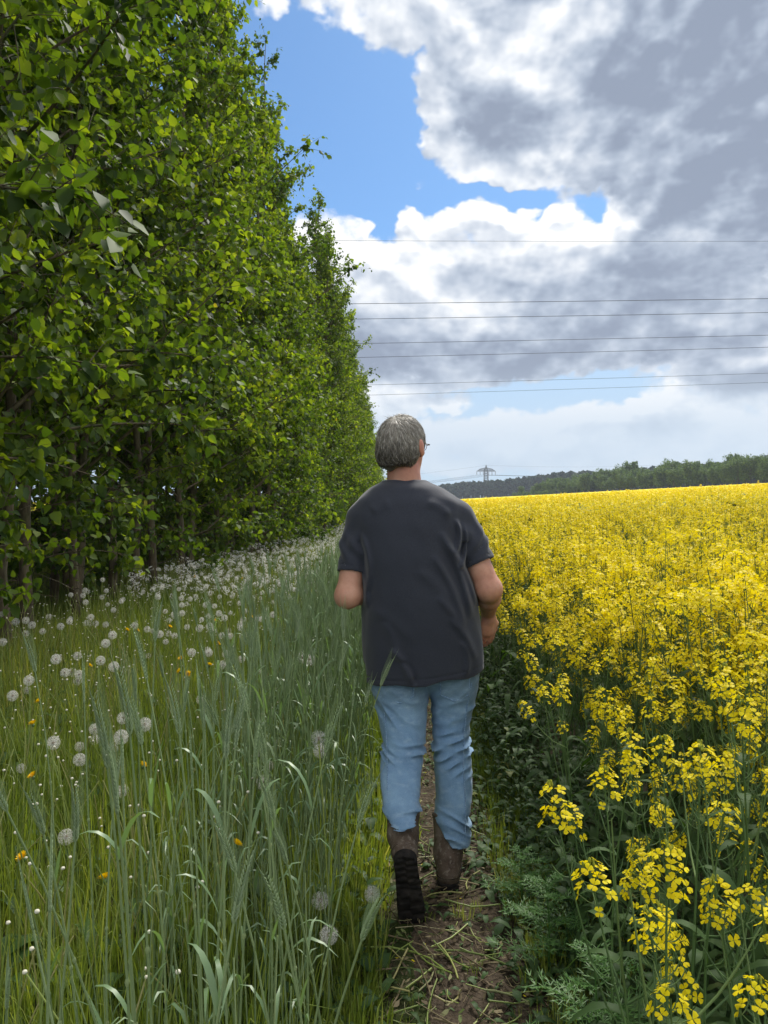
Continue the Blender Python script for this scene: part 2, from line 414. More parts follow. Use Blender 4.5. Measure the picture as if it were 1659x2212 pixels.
def poplar(seed, height, low, reach, skirt=0):
    g = np.random.default_rng(seed)
    tr, cr = MB(), MB()
    n = 14; t = np.linspace(0, 1, n)
    wob = np.cumsum(g.normal(0, .035, (n, 2)), 0) * height / 10
    ax = np.stack([wob[:, 0], wob[:, 1], t * height], -1)
    tubes(tr, ax[None], (.047 * (1 - t) ** .8 + .006)[None] * np.where(t < .03, 1.25, 1)[None], 9)
    nl = 66; s = np.sort(g.uniform(0, 1, nl)); z0 = low + (height * .97 - low) * s
    az = np.arange(nl) * 2.3999 + g.normal(0, .4, nl)
    L = reach * (1.0 - .82 * s ** 1.3) * g.uniform(.5, 1.2, nl)
    L[g.integers(nl // 3, nl - 6, 5)] *= 1.45; inc_x = 0
    inc = np.radians(g.uniform(18, 42, nl) + 34 * s)
    base = np.stack([np.interp(z0, ax[:, 2], ax[:, 0]), np.interp(z0, ax[:, 2], ax[:, 1]), z0], -1)
    dirh = np.stack([np.cos(az), np.sin(az), 0 * az], -1)
    tt = np.linspace(0, 1, 7)[None, :, None]
    rise = np.sin(inc)[:, None, None]; run = np.cos(inc)[:, None, None]
    bend = g.uniform(-.15, .30, nl)[:, None, None]
    side = np.cross(dirh, [0, 0, 1.])[:, None] * g.normal(0, .12, nl)[:, None, None]
    lp = base[:, None] + L[:, None, None] * (dirh[:, None] * (run * tt) + side * tt ** 2 + np.array([0, 0, 1.]) * (rise * tt - bend * tt ** 2))
    tubes(tr, lp, (.004 + .008 * L[:, None] * (1 - tt[0, :, 0])[None]), 4)
    if skirt:                                   # leafy low side shoots round the foot
        zs_ = g.uniform(.35, 1.5, skirt); a_ = g.uniform(0, TAU, skirt); L_ = g.uniform(.35, 1.0, skirt)
        d_ = np.stack([np.cos(a_), np.sin(a_), 0 * a_], -1)
        q_ = np.stack([0 * zs_, 0 * zs_, zs_], -1)[:, None] + L_[:, None, None] * (d_[:, None] * tt + np.array([0, 0, 1.]) * (.45 * tt - .35 * tt ** 2))
        tubes(tr, q_, .003 + .005 * L_[:, None] * (1 - tt[0, :, 0])[None], 4)
        lp = np.concatenate([lp, q_]); L = np.concatenate([L, L_ * .55]); nl += skirt
    # dead bare twigs low on the stem
    nd = 9; zd = g.uniform(.3, max(low + .3, .9), nd); a = g.uniform(0, TAU, nd)
    dd = np.stack([np.cos(a), np.sin(a), g.uniform(-.1, .5, nd)], -1)
    t5 = np.linspace(0, 1, 4)[None, :, None]
    bp = np.stack([0 * zd, 0 * zd, zd], -1)[:, None] + dd[:, None] * t5 * g.uniform(.3, .9, nd)[:, None, None] - np.array([0, 0, .12]) * t5 ** 2
    tubes(tr, bp, np.broadcast_to((.006 * (1.1 - t5[0, :, 0]))[None], (nd, 4)), 3)
    # twigs
    B, D, LL = [], [], []
    for q in range(nl):
        m = int(6 + L[q] * 8)
        f = g.uniform(.12, 1, m) ** .8; f[:2] = 1.0
        ip = f * 6; i0 = np.minimum(ip.astype(int), 5); fr = (ip - i0)[:, None]
        pt = lp[q, i0] * (1 - fr) + lp[q, i0 + 1] * fr
        td = norm(lp[q, i0 + 1] - lp[q, i0]) * .7 + g.normal(0, .55, (m, 3)) + [0, 0, .12]
        B.append(pt); D.append(norm(td)); LL.append(g.uniform(.14, .42, m) * (.75 + .25 * L[q]))
    B.append(ax[-3:].repeat(4, 0)); D.append(norm(g.normal(0, .4, (12, 3)) + [0, 0, .9])); LL.append(g.uniform(.2, .5, 12))
    B, D, LL = np.concatenate(B), np.concatenate(D), np.concatenate(LL)
    t4 = np.linspace(0, 1, 4)[None, :, None]
    tp = B[:, None] + LL[:, None, None] * (D[:, None] * t4 - np.array([0, 0, .18]) * t4 ** 2)
    tubes(tr, tp, np.broadcast_to((.0035 * (1.15 - t4[0, :, 0]))[None], (len(B), 4)), 3)
    # leaves hang on long stalks along each twig
    m = 8
    fr = np.clip((np.arange(m) + .5) / m + g.normal(0, .04, (len(B), m)), .05, 1)[..., None]
    pos = B[:, None] + LL[:, None, None] * (D[:, None] * fr - np.array([0, 0, .18]) * fr ** 2)
    pos = pos.reshape(-1, 3); k = len(pos)
    out = norm(g.normal(0, 1, (k, 3)) + D.repeat(m, 0) * .6)
    pet = out * g.uniform(.015, .045, k)[:, None] + [0, 0, -.012]
    tip = norm(out * .75 + g.normal(0, .35, (k, 3)) + [0, 0, -.62])         # leaf points outward and down
    up = norm(g.normal(0, .55, (k, 3)) + [0, 0, .75])
    x = norm(np.cross(tip, up)); nz = np.cross(x, tip)
    size = g.uniform(.050, .100, k) * (1 - .25 * (fr.reshape(-1) > .85))
    M = np.stack([x, tip, nz], 2) * size[:, None, None]
    M[:, :, 0] *= g.uniform(.85, 1.1, k)[:, None]
    cr.inst(LEAF, M, pos + pet)
    return tr.mesh('trunk', M_BARK), cr.mesh('crown', M_LEAF, True)

POP = [poplar(31, 10.8, .25, 2.1), poplar(32, 9.6, .35, 1.95), poplar(33, 11.8, .3, 2.2), poplar(34, 8.8, .2, 1.9), poplar(35, 10.6, .4, 2.05)]
POP_NEAR = [poplar(41, 10.4, 1.25, 2.15, 5), poplar(42, 10.9, 1.4, 2.1, 0), poplar(43, 9.9, 1.25, 2.15, 8), poplar(44, 10.6, 1.3, 2.1, 3)]
POP_IN = [poplar(51, 10.2, 1.9, 1.4, 6), poplar(52, 9.7, 1.7, 1.4, 3), poplar(53, 10.5, 2.0, 1.3, 9)]

def row_x(y): return np.interp(y, [0, 10, 20, 30, 60, 120], [-3.25, -3.25, -2.85, -2.5, -2.1, -1.75])

def plant_tree(tp, x, y, rz, sc, label, group, lean=(0, 0)):
    t = thing('poplar_tree', label, 'tree', (x, y, float(grav(x, y)) - .03), rz, group)
    t.rotation_euler = (lean[0], lean[1], rz); t.scale = (sc, sc, sc)
    link('trunk', tp[0], t); link('crown', tp[1], t)
    return t
g = np.random.default_rng(77)
NEARLAB = {5: 'young poplar with a bare leaning trunk, nearest the left border of the picture',
           6: 'young poplar with pale grey-brown trunk, second from the left at the meadow edge',
           7: 'young poplar just behind the bright dandelion clocks, third trunk from the left'}
y = 1.9; i = 0
while y < 118:
    clump = math.sin(y * 1.15 + 1.0) * .55 + math.sin(y * .47) * .45
    x = row_x(y) + g.normal(0, .10) + .22 * clump
    tp = POP_NEAR[(i * 3) % 4] if y < 11.5 else POP[int(g.integers(5))]
    lab = ('slender young poplar in the near stretch of the front row, bare trunk showing' if y < 12 else
           'young poplar in the middle stretch of the leafy front row' if y < 35 else 'young poplar far along the leafy front row, towards its vanishing end')
    gr = 'young poplars in the front row beside the dandelion strip'
    if i in NEARLAB: lab, gr = NEARLAB[i], gr
    plant_tree(tp, x, y, g.uniform(0, TAU), g.uniform(.92, 1.06) * (1 + .11 * clump * (y > 9)), lab, gr, (g.normal(0, .02), g.normal(.015, .02)))
    y += g.uniform(.55, .85) * (1 if y < 40 else 1.5); i += 1
for off, ymax, st in ((-1.05, 60, .9), (-2.1, 34, 1.0), (-3.3, 26, 1.1), (-4.7, 22, 1.2)):
    y = 2.4
    while y < ymax:
        x = row_x(y) + off + g.normal(0, .15)
        plant_tree(POP_IN[int(g.integers(3))], x, y, g.uniform(0, TAU), g.uniform(.9, 1.08),
                   'slender young poplar one row behind the front row of the plantation' if off > -2 else 'slender young poplar deep in the shade of the plantation',
                   'young poplars behind the front row', (g.normal(0, .02), g.normal(0, .02)))
        y += st * g.uniform(.8, 1.2)

# ------------------------------------------------------------------ far edge of the field: bushes and trees, pine wood, pylon, cables
M_FARLEAF = leafy('far_tree_leaf', [(0, (.060, .105, .035)), (.5, (.095, .155, .052)), (1, (.15, .22, .075))], .35, .6, (1.3, 1.3, .6), .2)
M_PINE = leafy('pine_needles', [(0, (.022, .044, .028)), (.6, (.036, .064, .038)), (1, (.055, .09, .048))], .15, .7, (1, 1.1, .6), .15)

def far_tree(seed, h, w, spiky):
    g = np.random.default_rng(seed); tr, cr = MB(), MB()
    t = np.linspace(0, 1, 6); ax = np.stack([g.normal(0, .1, 6) * t, g.normal(0, .1, 6) * t, t * h * .8], -1)
    tubes(tr, ax[None], (.11 * (1 - t) + .02)[None], 6)
    nb = 26; az = g.uniform(0, TAU, nb); z0 = g.uniform(.12, .85, nb) * h
    tip = np.stack([np.cos(az), np.sin(az), g.uniform(.5, 1.6, nb)], -1) * (w * .55 * g.uniform(.6, 1.1, nb) * (1 - .55 * z0 / h))[:, None]
    b = np.stack([0 * z0, 0 * z0, z0], -1); tt = np.linspace(0, 1, 4)[None, :, None]
    lp = b[:, None] + tip[:, None] * tt
    tubes(tr, lp, np.broadcast_to((.035 * (1.1 - tt[0, :, 0]))[None], (nb, 4)), 3)
    ends = np.concatenate([lp[:, 3], lp[:, 2], np.stack([g.normal(0, .2, 8), g.normal(0, .2, 8), g.uniform(.7, 1.0, 8) * h], -1)])
    if spiky:                                     # upright shoots above the crown
        m = 16; a = g.uniform(0, TAU, m); rr = w * .42 * np.sqrt(g.uniform(0, 1, m))
        q = np.stack([rr * np.cos(a), rr * np.sin(a), h * g.uniform(.78, 1.08, m)], -1)
        for f in (0, .12, .24): ends = np.concatenate([ends, q - [0, 0, 1] * np.array(f * h)])
    k = 46; c = ends.repeat(k, 0)
    rad = np.concatenate([np.full(52 + 8, .62), np.full(len(ends) - 60, .30)]).repeat(k) * w / 3.2
    d = norm(g.normal(0, 1, (len(c), 3))); pos = c + d * (rad * g.uniform(.35, 1.05, len(c)))[:, None] * [1, 1, 1.15]
    pos[:, 2] = np.maximum(pos[:, 2], .1)
    M = basis(norm(d + g.normal(0, .6, d.shape)), g.uniform(0, TAU, len(c))) * g.uniform(.16, .34, len(c))[:, None, None]
    cr.inst((np.array([[-.5, -.3, 0], [.5, -.35, .08], [.4, .4, 0], [-.35, .5, -.08]]), [(np.array([[0, 1, 2, 3]]), 0)]), M, pos)
    return tr.mesh('trunk', M_BARK), cr.mesh('crown', M_FARLEAF, False)
FT = [far_tree(i, h, w, sp) for i, (h, w, sp) in enumerate([(6.0, 4.6, 1), (6.8, 5.2, 1), (5.4, 4.8, 0), (7.2, 4.6, 1), (5.0, 5.0, 0)])]
g = np.random.default_rng(5)
def edge_pt(s):                                   # the tree line runs away to the left along the edge of the field
    return np.interp(s, [0, 1], [128, 60]), np.interp(s, [0, 1], [150, 335])
for row in range(3):
    for s in np.arange(-.32, 1.0, .026 if row < 2 else .032):
        x, y = edge_pt(s + g.normal(0, .005)); x += row * 4.0 + g.normal(0, .7); y += row * 4.2
        t = thing('field_edge_tree', 'rounded green tree in the hedge-like belt along the far right edge of the yellow field', 'tree',
                  (x, y, float(grav(x, y)) - .1), g.uniform(0, TAU), 'trees in the belt along the far edge of the field')
        sc = g.uniform(.92, 1.20) * (1.0 + .12 * row) * np.interp(s, [.75, 1.0], [1, .62]); t.scale = (sc, sc, sc)
        q = FT[int(g.integers(5))]; link('trunk', q[0], t); link('crown', q[1], t)
# low shrubs in front of the left end
for k_ in range(7):
    s = .86 + .022 * k_; x, y = edge_pt(s)
    t = thing('shrub', 'low light green shrub at the left end of the tree belt beyond the field', 'shrub', (x - 5 + g.normal(0, .6), y - 4, float(grav(x, y))), g.uniform(0, TAU), 'low shrubs at the end of the belt')
    t.scale = (.42, .42, .36); q = FT[2 + 2 * (k_ % 2)]; link('stem', q[0], t); link('foliage', q[1], t)
# one broad round crown rising behind the belt
x, y = P(1355, 1000, 340)[:2]
t = thing('oak_tree', 'single broad round-topped tree rising dark above the belt beyond the field', 'tree', (x, y, float(grav(x, y))), 0)
t.scale = (2.6, 2.6, 1.75); link('trunk', FT[2][0], t); link('crown', FT[2][1], t)

def pine_t(seed):
    g = np.random.default_rng(seed); m = MB()
    h = 1.0; k = 46; z = g.uniform(.25, 1.0, k) ** .8; r = (1.02 - z) * .26 + .05; a = g.uniform(0, TAU, k)
    pos = np.stack([np.cos(a) * r * g.uniform(.2, 1, k), np.sin(a) * r * g.uniform(.2, 1, k), z], -1)
    M = basis(g.normal(0, 1, (k, 3)) + [0, 0, .3], g.uniform(0, TAU, k)) * g.uniform(.10, .17, k)[:, None, None]
    m.inst((np.array([[-.5, -.3, 0], [.5, -.35, .1], [.4, .4, 0], [-.35, .5, -.1]]), [(np.array([[0, 1, 2, 3]]), 0)]), M, pos)
    tubes(m, np.array([[[0, 0, 0], [0, 0, .5], [0, 0, .95]]]), np.array([[.018, .014, .004]]), 4)
    return m.arrays()
PT = [pine_t(i) for i in range(5)]
g = np.random.default_rng(15); mb = MB(); n = 4200
py_ = g.uniform(0, 1, n); px_ = g.uniform(840, 2050, n)
d0 = np.interp(px_, [840, 960, 1150, 1400, 1659, 2050], [640, 600, 560, 460, 330, 260])
d = d0 + py_ * 90
x = (px_ - CX) / F * d; z = grav(x, d)
hh = g.uniform(10.5, 15.5, n) * np.interp(px_, [840, 950, 1150, 1400, 1659, 2050], [.60, .80, 1.0, .90, .80, .8]) * (1 + .06 * np.sin(px_ / 37.0))
for q in range(5):
    s = np.arange(n) % 5 == q; M = yaw(g.uniform(0, TAU, s.sum())) * hh[s][:, None, None]
    M[:, :, :2] *= 1.35
    mb.inst(PT[q], M, np.stack([x[s], d[s], z[s]], -1))
o = mb.build('pine_wood', M_PINE, None, False); tag(o, 'dark blue-green pine wood closing the horizon beyond the field', 'forest', None, 'stuff')

M_STEEL = material('galvanised_steel', lambda k: principled(k, k.ramp(k.noise(k.n.new('ShaderNodeTexCoord').outputs['Object'], .4), [(.3, (.10, .115, .12)), (.7, (.16, .175, .18))]), .6, .4, None, Metallic=.3))
M_CABLE = material('cable_metal', lambda k: principled(k, k.ramp(k.noise(k.n.new('ShaderNodeTexCoord').outputs['Object'], .2), [(.3, (.045, .055, .075)), (.7, (.065, .08, .10))]), .6, .4))
M_INSUL = material('insulator', lambda k: principled(k, (.07, .055, .05), .4, .5))

# pylon with one wide crossarm
D0 = 760.0; bx, by = P(1050, 1085, D0)[:2]; bz = float(grav(bx, by))
top = P(1050, 1005, D0)[2] - bz; sc = D0 / F
arm_z = P(1050, 1018, D0)[2] - bz; arm_w = 20.5 * sc
py = thing('electricity_pylon', 'distant grey lattice electricity pylon with one wide crossarm above the dark wood', 'pylon', (bx, by, bz), .12)
def bar(mb, a, b, r): tubes(mb, np.array([[a, b]], float), np.array([[r, r]]), 4)
m = MB(); zs = np.linspace(0, top, 15); hw = np.interp(zs, [0, top * .55, arm_z, top], [3.6, 1.9, 1.5, .12]); rb = .20
for s1, s2 in ((1, 1), (1, -1), (-1, -1), (-1, 1)):
    for i in range(14): bar(m, (s1 * hw[i], s2 * hw[i], zs[i]), (s1 * hw[i + 1], s2 * hw[i + 1], zs[i + 1]), rb)
for i in range(14):
    for (a, b) in (((1, 1), (1, -1)), ((1, -1), (-1, -1)), ((-1, -1), (-1, 1)), ((-1, 1), (1, 1))):
        bar(m, (a[0] * hw[i], a[1] * hw[i], zs[i]), (b[0] * hw[i + 1], b[1] * hw[i + 1], zs[i + 1]), rb * .7)
        bar(m, (b[0] * hw[i], b[1] * hw[i], zs[i]), (a[0] * hw[i + 1], a[1] * hw[i + 1], zs[i + 1]), rb * .7)
m.build('lattice_tower', M_STEEL, py)
m = MB(); apex = arm_z + 3.6
for s in (-1, 1):
    for w_ in (-.6, .6):
        bar(m, (0, w_, arm_z), (s * arm_w, w_, arm_z), rb)
        bar(m, (0, w_ * .5, apex), (s * arm_w * .62, w_ * .5, apex - 1.2), rb); bar(m, (s * arm_w * .62, w_ * .5, apex - 1.2), (s * arm_w, w_, arm_z), rb)
        xs_ = np.linspace(0, arm_w, 9)
        tz = np.interp(xs_, [0, arm_w * .62, arm_w], [apex, apex - 1.2, arm_z])
        for i in range(8):
            bar(m, (s * xs_[i], w_, arm_z), (s * xs_[i + 1], w_, tz[i + 1]), rb * .6); bar(m, (s * xs_[i], w_, tz[i]), (s * xs_[i + 1], w_, arm_z), rb * .6)
    bar(m, (0, 0, apex), (0, 0, top + .6), rb)
m.build('crossarm', M_STEEL, py)
INS = []
for s in (-1, 1):
    for f in (.30, .64, 1.0):
        m = MB(); m.add(*sphere(.01)); tubes(m, np.array([[[s * arm_w * f, 0, arm_z], [s * arm_w * f, 0, arm_z - 3.6]]]), np.array([[.20, .20]]), 6)
        for q in range(6): m.add(*sphere(.36, (s * arm_w * f, 0, arm_z - .5 - q * .5), 8, 5, (1, 1, .35)))
        m.build('insulator', M_INSUL, py); INS.append((s * arm_w * f, arm_z - 3.6))
rot = np.array([[math.cos(.12), -math.sin(.12)], [math.sin(.12), math.cos(.12)]])
def sag(a, b, s, n=30):
    t = np.linspace(0, 1, n)[:, None]; p = a + (b - a) * t; p[:, 2] -= (4 * s * t * (1 - t))[:, 0]; return p
def line_to(local, dx, dy, dz):
    xy = rot @ np.array([local[0], 0]); a = np.array([bx + xy[0], by + xy[1], bz + local[1]])
    return a, a + np.array([dx, dy, dz])
for side, (dx, dy, dz) in (('left', (-300, 130, -16)), ('right', (330, 60, 14))):
    for q, L in enumerate(INS + [(0, top)]):
        a, b = line_to(L, dx, dy, dz)
        o = tubes(MB(), sag(a, b, 6.0)[None], np.full((1, 30), .055), 4).build('distant_cable', M_CABLE)
        tag(o, 'faint far cable leaving the distant pylon towards the ' + side, 'cable', 'cables of the distant pylon')
# near cables crossing overhead from the plantation to the right
WIRES = [(520, 521, 51, 'topmost and finest power cable across the clouds, alone above the others'),
         (656, 645, 40, 'second power cable from the top, upper one of the first close pair'), (689, 675, 43, 'third power cable from the top, lower one of the first close pair'),
         (742, 724, 48, 'fourth power cable from the top, upper one of the middle pair'), (772, 750, 51, 'fifth power cable from the top, lower one of the middle pair'),
         (832, 806, 63, 'sixth power cable from the top, just over the lowest one'), (854, 826, 68, 'lowest of the seven power cables, nearest to the horizon')]
for (yl, yr, d, lab) in WIRES:
    a = P(780, yl, d); b = P(1659, yr, d); sl_ = (b[2] - a[2]) / (b[0] - a[0])
    X = np.linspace(-110, 130, 121); mid = (a[0] + b[0]) / 2 
    Z = a[2] + (X - a[0]) * sl_ + 1.1e-4 * ((X - a[0]) * (X - b[0]))
    o = tubes(MB(), np.stack([X, 0 * X + d, Z], -1)[None], np.full((1, 121), .014 if yl > 600 else .010), 5).build('power_cable', M_CABLE)
    tag(o, lab, 'cable', 'power cables overhead')

hz = material('haze_air', lambda k: k.n.new('ShaderNodeBsdfTransparent').outputs[0])
hz.node_tree.nodes.clear(); _k = NT(hz.node_tree)
pv = _k.n.new('ShaderNodeVolumePrincipled'); pv.inputs['Density'].default_value = .00028; pv.inputs['Color'].default_value = (.80, .88, 1.0, 1); pv.inputs['Anisotropy'].default_value = .2
_o = _k.n.new('ShaderNodeOutputMaterial'); _k.l.new(pv.outputs[0], _o.inputs['Volume'])
bxs = np.array([[x, y, z] for x in (-720, 720) for y in (-70, 1090) for z in (-2, 75)], float)
o = MB().add(bxs, [[0, 1, 3, 2], [4, 6, 7, 5], [0, 4, 5, 1], [2, 3, 7, 6], [0, 2, 6, 4], [1, 5, 7, 3]]).build('haze', hz, None, False)
tag(o, 'thin summer haze over the fields', None, None, 'stuff')

# ------------------------------------------------------------------ oilseed rape
M_PETAL = leafy('rape_petal', [(0, (.76, .60, .005)), (.5, (.82, .68, .008)), (1, (.88, .76, .015))], .42, .55, (1.05, 1.02, .6), .2)
M_RSTEM = leafy('rape_stem', [(0, (.060, .115, .038)), (.6, (.095, .165, .05)), (1, (.15, .22, .07))], .08, .5, (1.2, 1.3, .5), .35)
M_RLEAF = leafy('rape_leaf', [(0, (.022, .050, .014)), (.5, (.038, .078, .020)), (.93, (.062, .115, .030)), (1, (.18, .20, .04))], .3, .65, (1.5, 1.6, .4), .2, .8, .3)
M_BUD = leafy('rape_bud', [(0, (.20, .26, .03)), (1, (.42, .42, .03))], .1, .6)

def petal_flower():
    V, Fq, Ft = [], [], []
    for i in range(4):
        a = i * TAU / 4 + .3 * (i % 2); c, s = math.cos(a), math.sin(a)
        P_ = [(.05, 0, 0), (.42, .30, .16), (.90, .46, .20), (1.12, 0, .12), (.90, -.46, .20), (.42, -.30, .16)]
        b = len(V); V += [(x * c - y * s, x * s + y * c, z) for x, y, z in P_]
        Fq += [[b, b + 1, b + 5, b + 5]]; Ft += [[b, b + 1, b + 5]]; V_ = None
        Fq[-1:] = [[b + 1, b + 2, b + 4, b + 5]]; Ft += [[b + 2, b + 3, b + 4]]
    return np.array(V, float), [(np.array(Fq), 0), (np.array(Ft), 0)]
FLOWER = petal_flower()
FLOWER_LO = (np.array([[-1, -.35, .1], [1, -.35, .1], [1, .35, .1], [-1, .35, .1], [-.35, -1, .14], [.35, -1, .14], [.35, 1, .14], [-.35, 1, .14]]) * .95,
             [(np.array([[0, 1, 2, 3], [4, 5, 6, 7]]), 0)])

def raceme(g, nf=16, R=.026, hgt=.05, fl=FLOWER, size=.0088, nb=10, pods=8, podlen=.10):
    """flower head pointing along +z with its open flowers below the buds; pods down the stalk"""
    m = MB()
    k = nf; t = np.sort(g.uniform(0, 1, k)) ; a = np.arange(k) * 2.4 + g.normal(0, .3, k)
    r = R * (.45 + .6 * (1 - t) ** .6) * g.uniform(.8, 1.15, k); z = -hgt * (1 - t) + .004
    pos = np.stack([r * np.cos(a), r * np.sin(a), z + .006], -1)
    d = norm(np.stack([np.cos(a), np.sin(a), .55 + 1.2 * t], -1) + g.normal(0, .25, (k, 3)))
    m.inst(fl, basis(d, g.uniform(0, TAU, k)) * (size * g.uniform(.82, 1.15, k))[:, None, None], pos)
    if nb:
        st = np.stack([0 * z, 0 * z, z - .012], -1); pp = np.stack([st, (st + pos) / 2 + [0, 0, -.003], pos], 1)
        tubes(m, pp, np.full((k, 3), .0007), 3, 1)
        sv, sf = sphere(1, nu=5, nv=4)
        a2 = g.uniform(0, TAU, nb); rr = g.uniform(0, .009, nb)
        pb = np.stack([rr * np.cos(a2), rr * np.sin(a2), .008 + g.uniform(0, .008, nb) - rr * .3], -1)
        m.inst((sv * [1, 1, 1.9], [(sf, 2)]), np.tile(np.eye(3), (nb, 1, 1)) * g.uniform(.0016, .0026, nb)[:, None, None], pb)
    if pods:
        zz = -hgt - g.uniform(.0, podlen, pods); a = np.arange(pods) * 2.4; dd = np.stack([np.cos(a), np.sin(a), 0 * a], -1)
        b = np.stack([0 * zz, 0 * zz, zz], -1); t4 = np.linspace(0, 1, 5)[None, :, None]
        L = g.uniform(.022, .045, pods)[:, None, None]
        pp = b[:, None] + L * (dd[:, None] * (t4 - .25 * t4 ** 2) + np.array([0, 0, 1.]) * (t4 ** 2 * .75 - .05 * t4))
        tubes(m, pp, np.broadcast_to(np.array([[.0006, .0007, .0012, .0012, .0005]]), (pods, 5)), 3, 1)
    return m.arrays()

def leaf_mesh(m, base, direc, L, W, droop, mat, g, n=6):
    """lance-shaped leaf with a wavy edge and a folded midrib"""
    k = len(base); t = np.linspace(0, 1, n)
    path = arch(base, direc, L, droop, n, .55)
    side = norm(np.cross(direc, [0, 0, 1.]))
    prof = np.array([.35, .80, 1.0, .9, .55, .04]) if n == 6 else np.sin(np.linspace(.35, math.pi, n))
    w = W[:, None] * prof[None] * g.uniform(.70, 1.25, (k, n)) * .5
    up = np.array([0, 0, 1.]) * (.22 * w)[..., None]
    l = path - side[:, None] * w[..., None] + up; r = path + side[:, None] * w[..., None] + up
    V = np.stack([l, path, r], 2).reshape(-1, 3); i = np.arange(n - 1)[:, None] * 3
    q = np.concatenate([np.stack([i[:, 0], i[:, 0] + 1, i[:, 0] + 4, i[:, 0] + 3], -1), np.stack([i[:, 0] + 1, i[:, 0] + 2, i[:, 0] + 5, i[:, 0] + 4], -1)])
    m.add(V, (q[None] + (np.arange(k) * n * 3)[:, None, None]).reshape(-1, 4), mat)

RAC = [raceme(np.random.default_rng(100 + i), nf=[15, 21, 13, 19][i], hgt=[.06, .085, .05, .075][i], R=.028, pods=10, podlen=.13) for i in range(4)]
RAC_M = [raceme(np.random.default_rng(120 + i), nf=18, R=.030, fl=FLOWER, size=.0086, nb=0, pods=3) for i in range(3)]
RAC_K = [raceme(np.random.default_rng(130 + i), nf=17, R=.030, fl=FLOWER_LO, size=.0088, nb=0, pods=2) for i in range(3)]
RAC_F = [raceme(np.random.default_rng(140 + i), nf=7, R=.032, hgt=.06, fl=FLOWER_LO, size=.0165, nb=0, pods=0) for i in range(3)]

def rape_plant(seed, h=1.15, nbr=6):
    """returns (stem mesh, leaf mesh, list of (raceme index, place)) in plant space"""
    g = np.random.default_rng(seed); st, lv = MB(), MB(); n = 8; t = np.linspace(0, 1, n)
    lean = g.normal(0, .05, 2)
    ax = np.stack([lean[0] * t ** 2 + .012 * np.sin(t * 5 + seed), lean[1] * t ** 2 + .012 * np.cos(t * 4 + seed), t * h], -1)
    tubes(st, ax[None], (.0048 * (1 - t * .7))[None], 5, 1)
    heads = [(ax[-1], norm(ax[-1] - ax[-2]))]
    zb = np.sort(g.uniform(.42, .82, nbr)) * h; az = np.arange(nbr) * 2.4 + g.uniform(0, 6)
    for q in range(nbr):
        top_ = h * g.uniform(.72, 1.02); L = max(top_ - zb[q], .15); tt = np.linspace(0, 1, 6)[:, None]
        d = np.array([math.cos(az[q]), math.sin(az[q]), 0]); b = np.array([np.interp(zb[q], ax[:, 2], ax[:, j]) for j in range(3)])
        out = g.uniform(.07, .20)
        p = b + d * out * (tt ** .7) + np.array([0, 0, L]) * tt ** 1.15
        tubes(st, p[None], np.linspace(.0026, .0013, 6)[None], 4, 1); heads.append((p[-1], norm(p[-1] - p[-2])))
    m = 9; zl = g.uniform(.08, .8, m) * h; a = g.uniform(0, TAU, m)
    b = np.stack([0 * zl, 0 * zl, zl], -1) + np.stack([np.interp(zl, ax[:, 2], ax[:, 0]), np.interp(zl, ax[:, 2], ax[:, 1]), 0 * zl], -1)
    L = .150 - .09 * zl / h; leaf_mesh(lv, b, np.stack([np.cos(a), np.sin(a), 0 * a], -1), L * g.uniform(.8, 1.2, m), L * .30, g.uniform(.5, 1.4, m), 0, g)
    return st, lv, heads

RP = [rape_plant(200 + i, h, nb) for i, (h, nb) in enumerate([(1.12, 6), (1.2, 7), (1.02, 5), (1.15, 6), (.95, 4), (1.18, 7)])]
RP_MESH = [(s.mesh('stem', [M_RSTEM, M_RSTEM, M_BUD]), l.mesh('leaves', M_RLEAF), hd) for s, l, hd in RP]
def arr_mesh(name, arr, mats):
    m = MB(); m.V = [arr[0]]; m.Fc = arr[1]; m.n = len(arr[0]); return m.mesh(name, mats)
RAC_MESH = [arr_mesh('flower_cluster', r, [M_PETAL, M_RSTEM, M_BUD]) for r in RAC]
RP_ALLHEADS = []
for s, l, hd in RP:
    m = MB(); g = np.random.default_rng(3)
    for j, (p, d) in enumerate(hd):
        m.inst(RAC[j % 4], basis(d[None], g.uniform(0, TAU, 1)), p[None])
    RP_ALLHEADS.append(m.mesh('flowers', [M_PETAL, M_RSTEM, M_BUD]))

def place_rape(i, x, y, rz, sc, lean, label, split, keep=None):
    t = thing('rape_plant', label, 'rapeseed plant', (x, y, float(grav(x, y))), rz, 'rapeseed plants along the edge of the field')
    t.rotation_euler = (lean[0], lean[1], rz); t.scale = (sc, sc, sc)
    s, l, hd = RP_MESH[i]; link('stem', s, t); link('leaves', l, t)
    if split:
        for j, (p, d) in enumerate(hd):
            if keep is not None and j not in keep: continue
            c = link('flower_cluster', RAC_MESH[(i + j) % 4], t); c.location = p
            c.rotation_euler = Vector_to_euler(d)
    else: link('flowers', RP_ALLHEADS[i], t)
    return t
def Vector_to_euler(d):
    from mathutils import Vector
    return Vector(d).to_track_quat('Z', 'Y').to_euler()

g = np.random.default_rng(21)
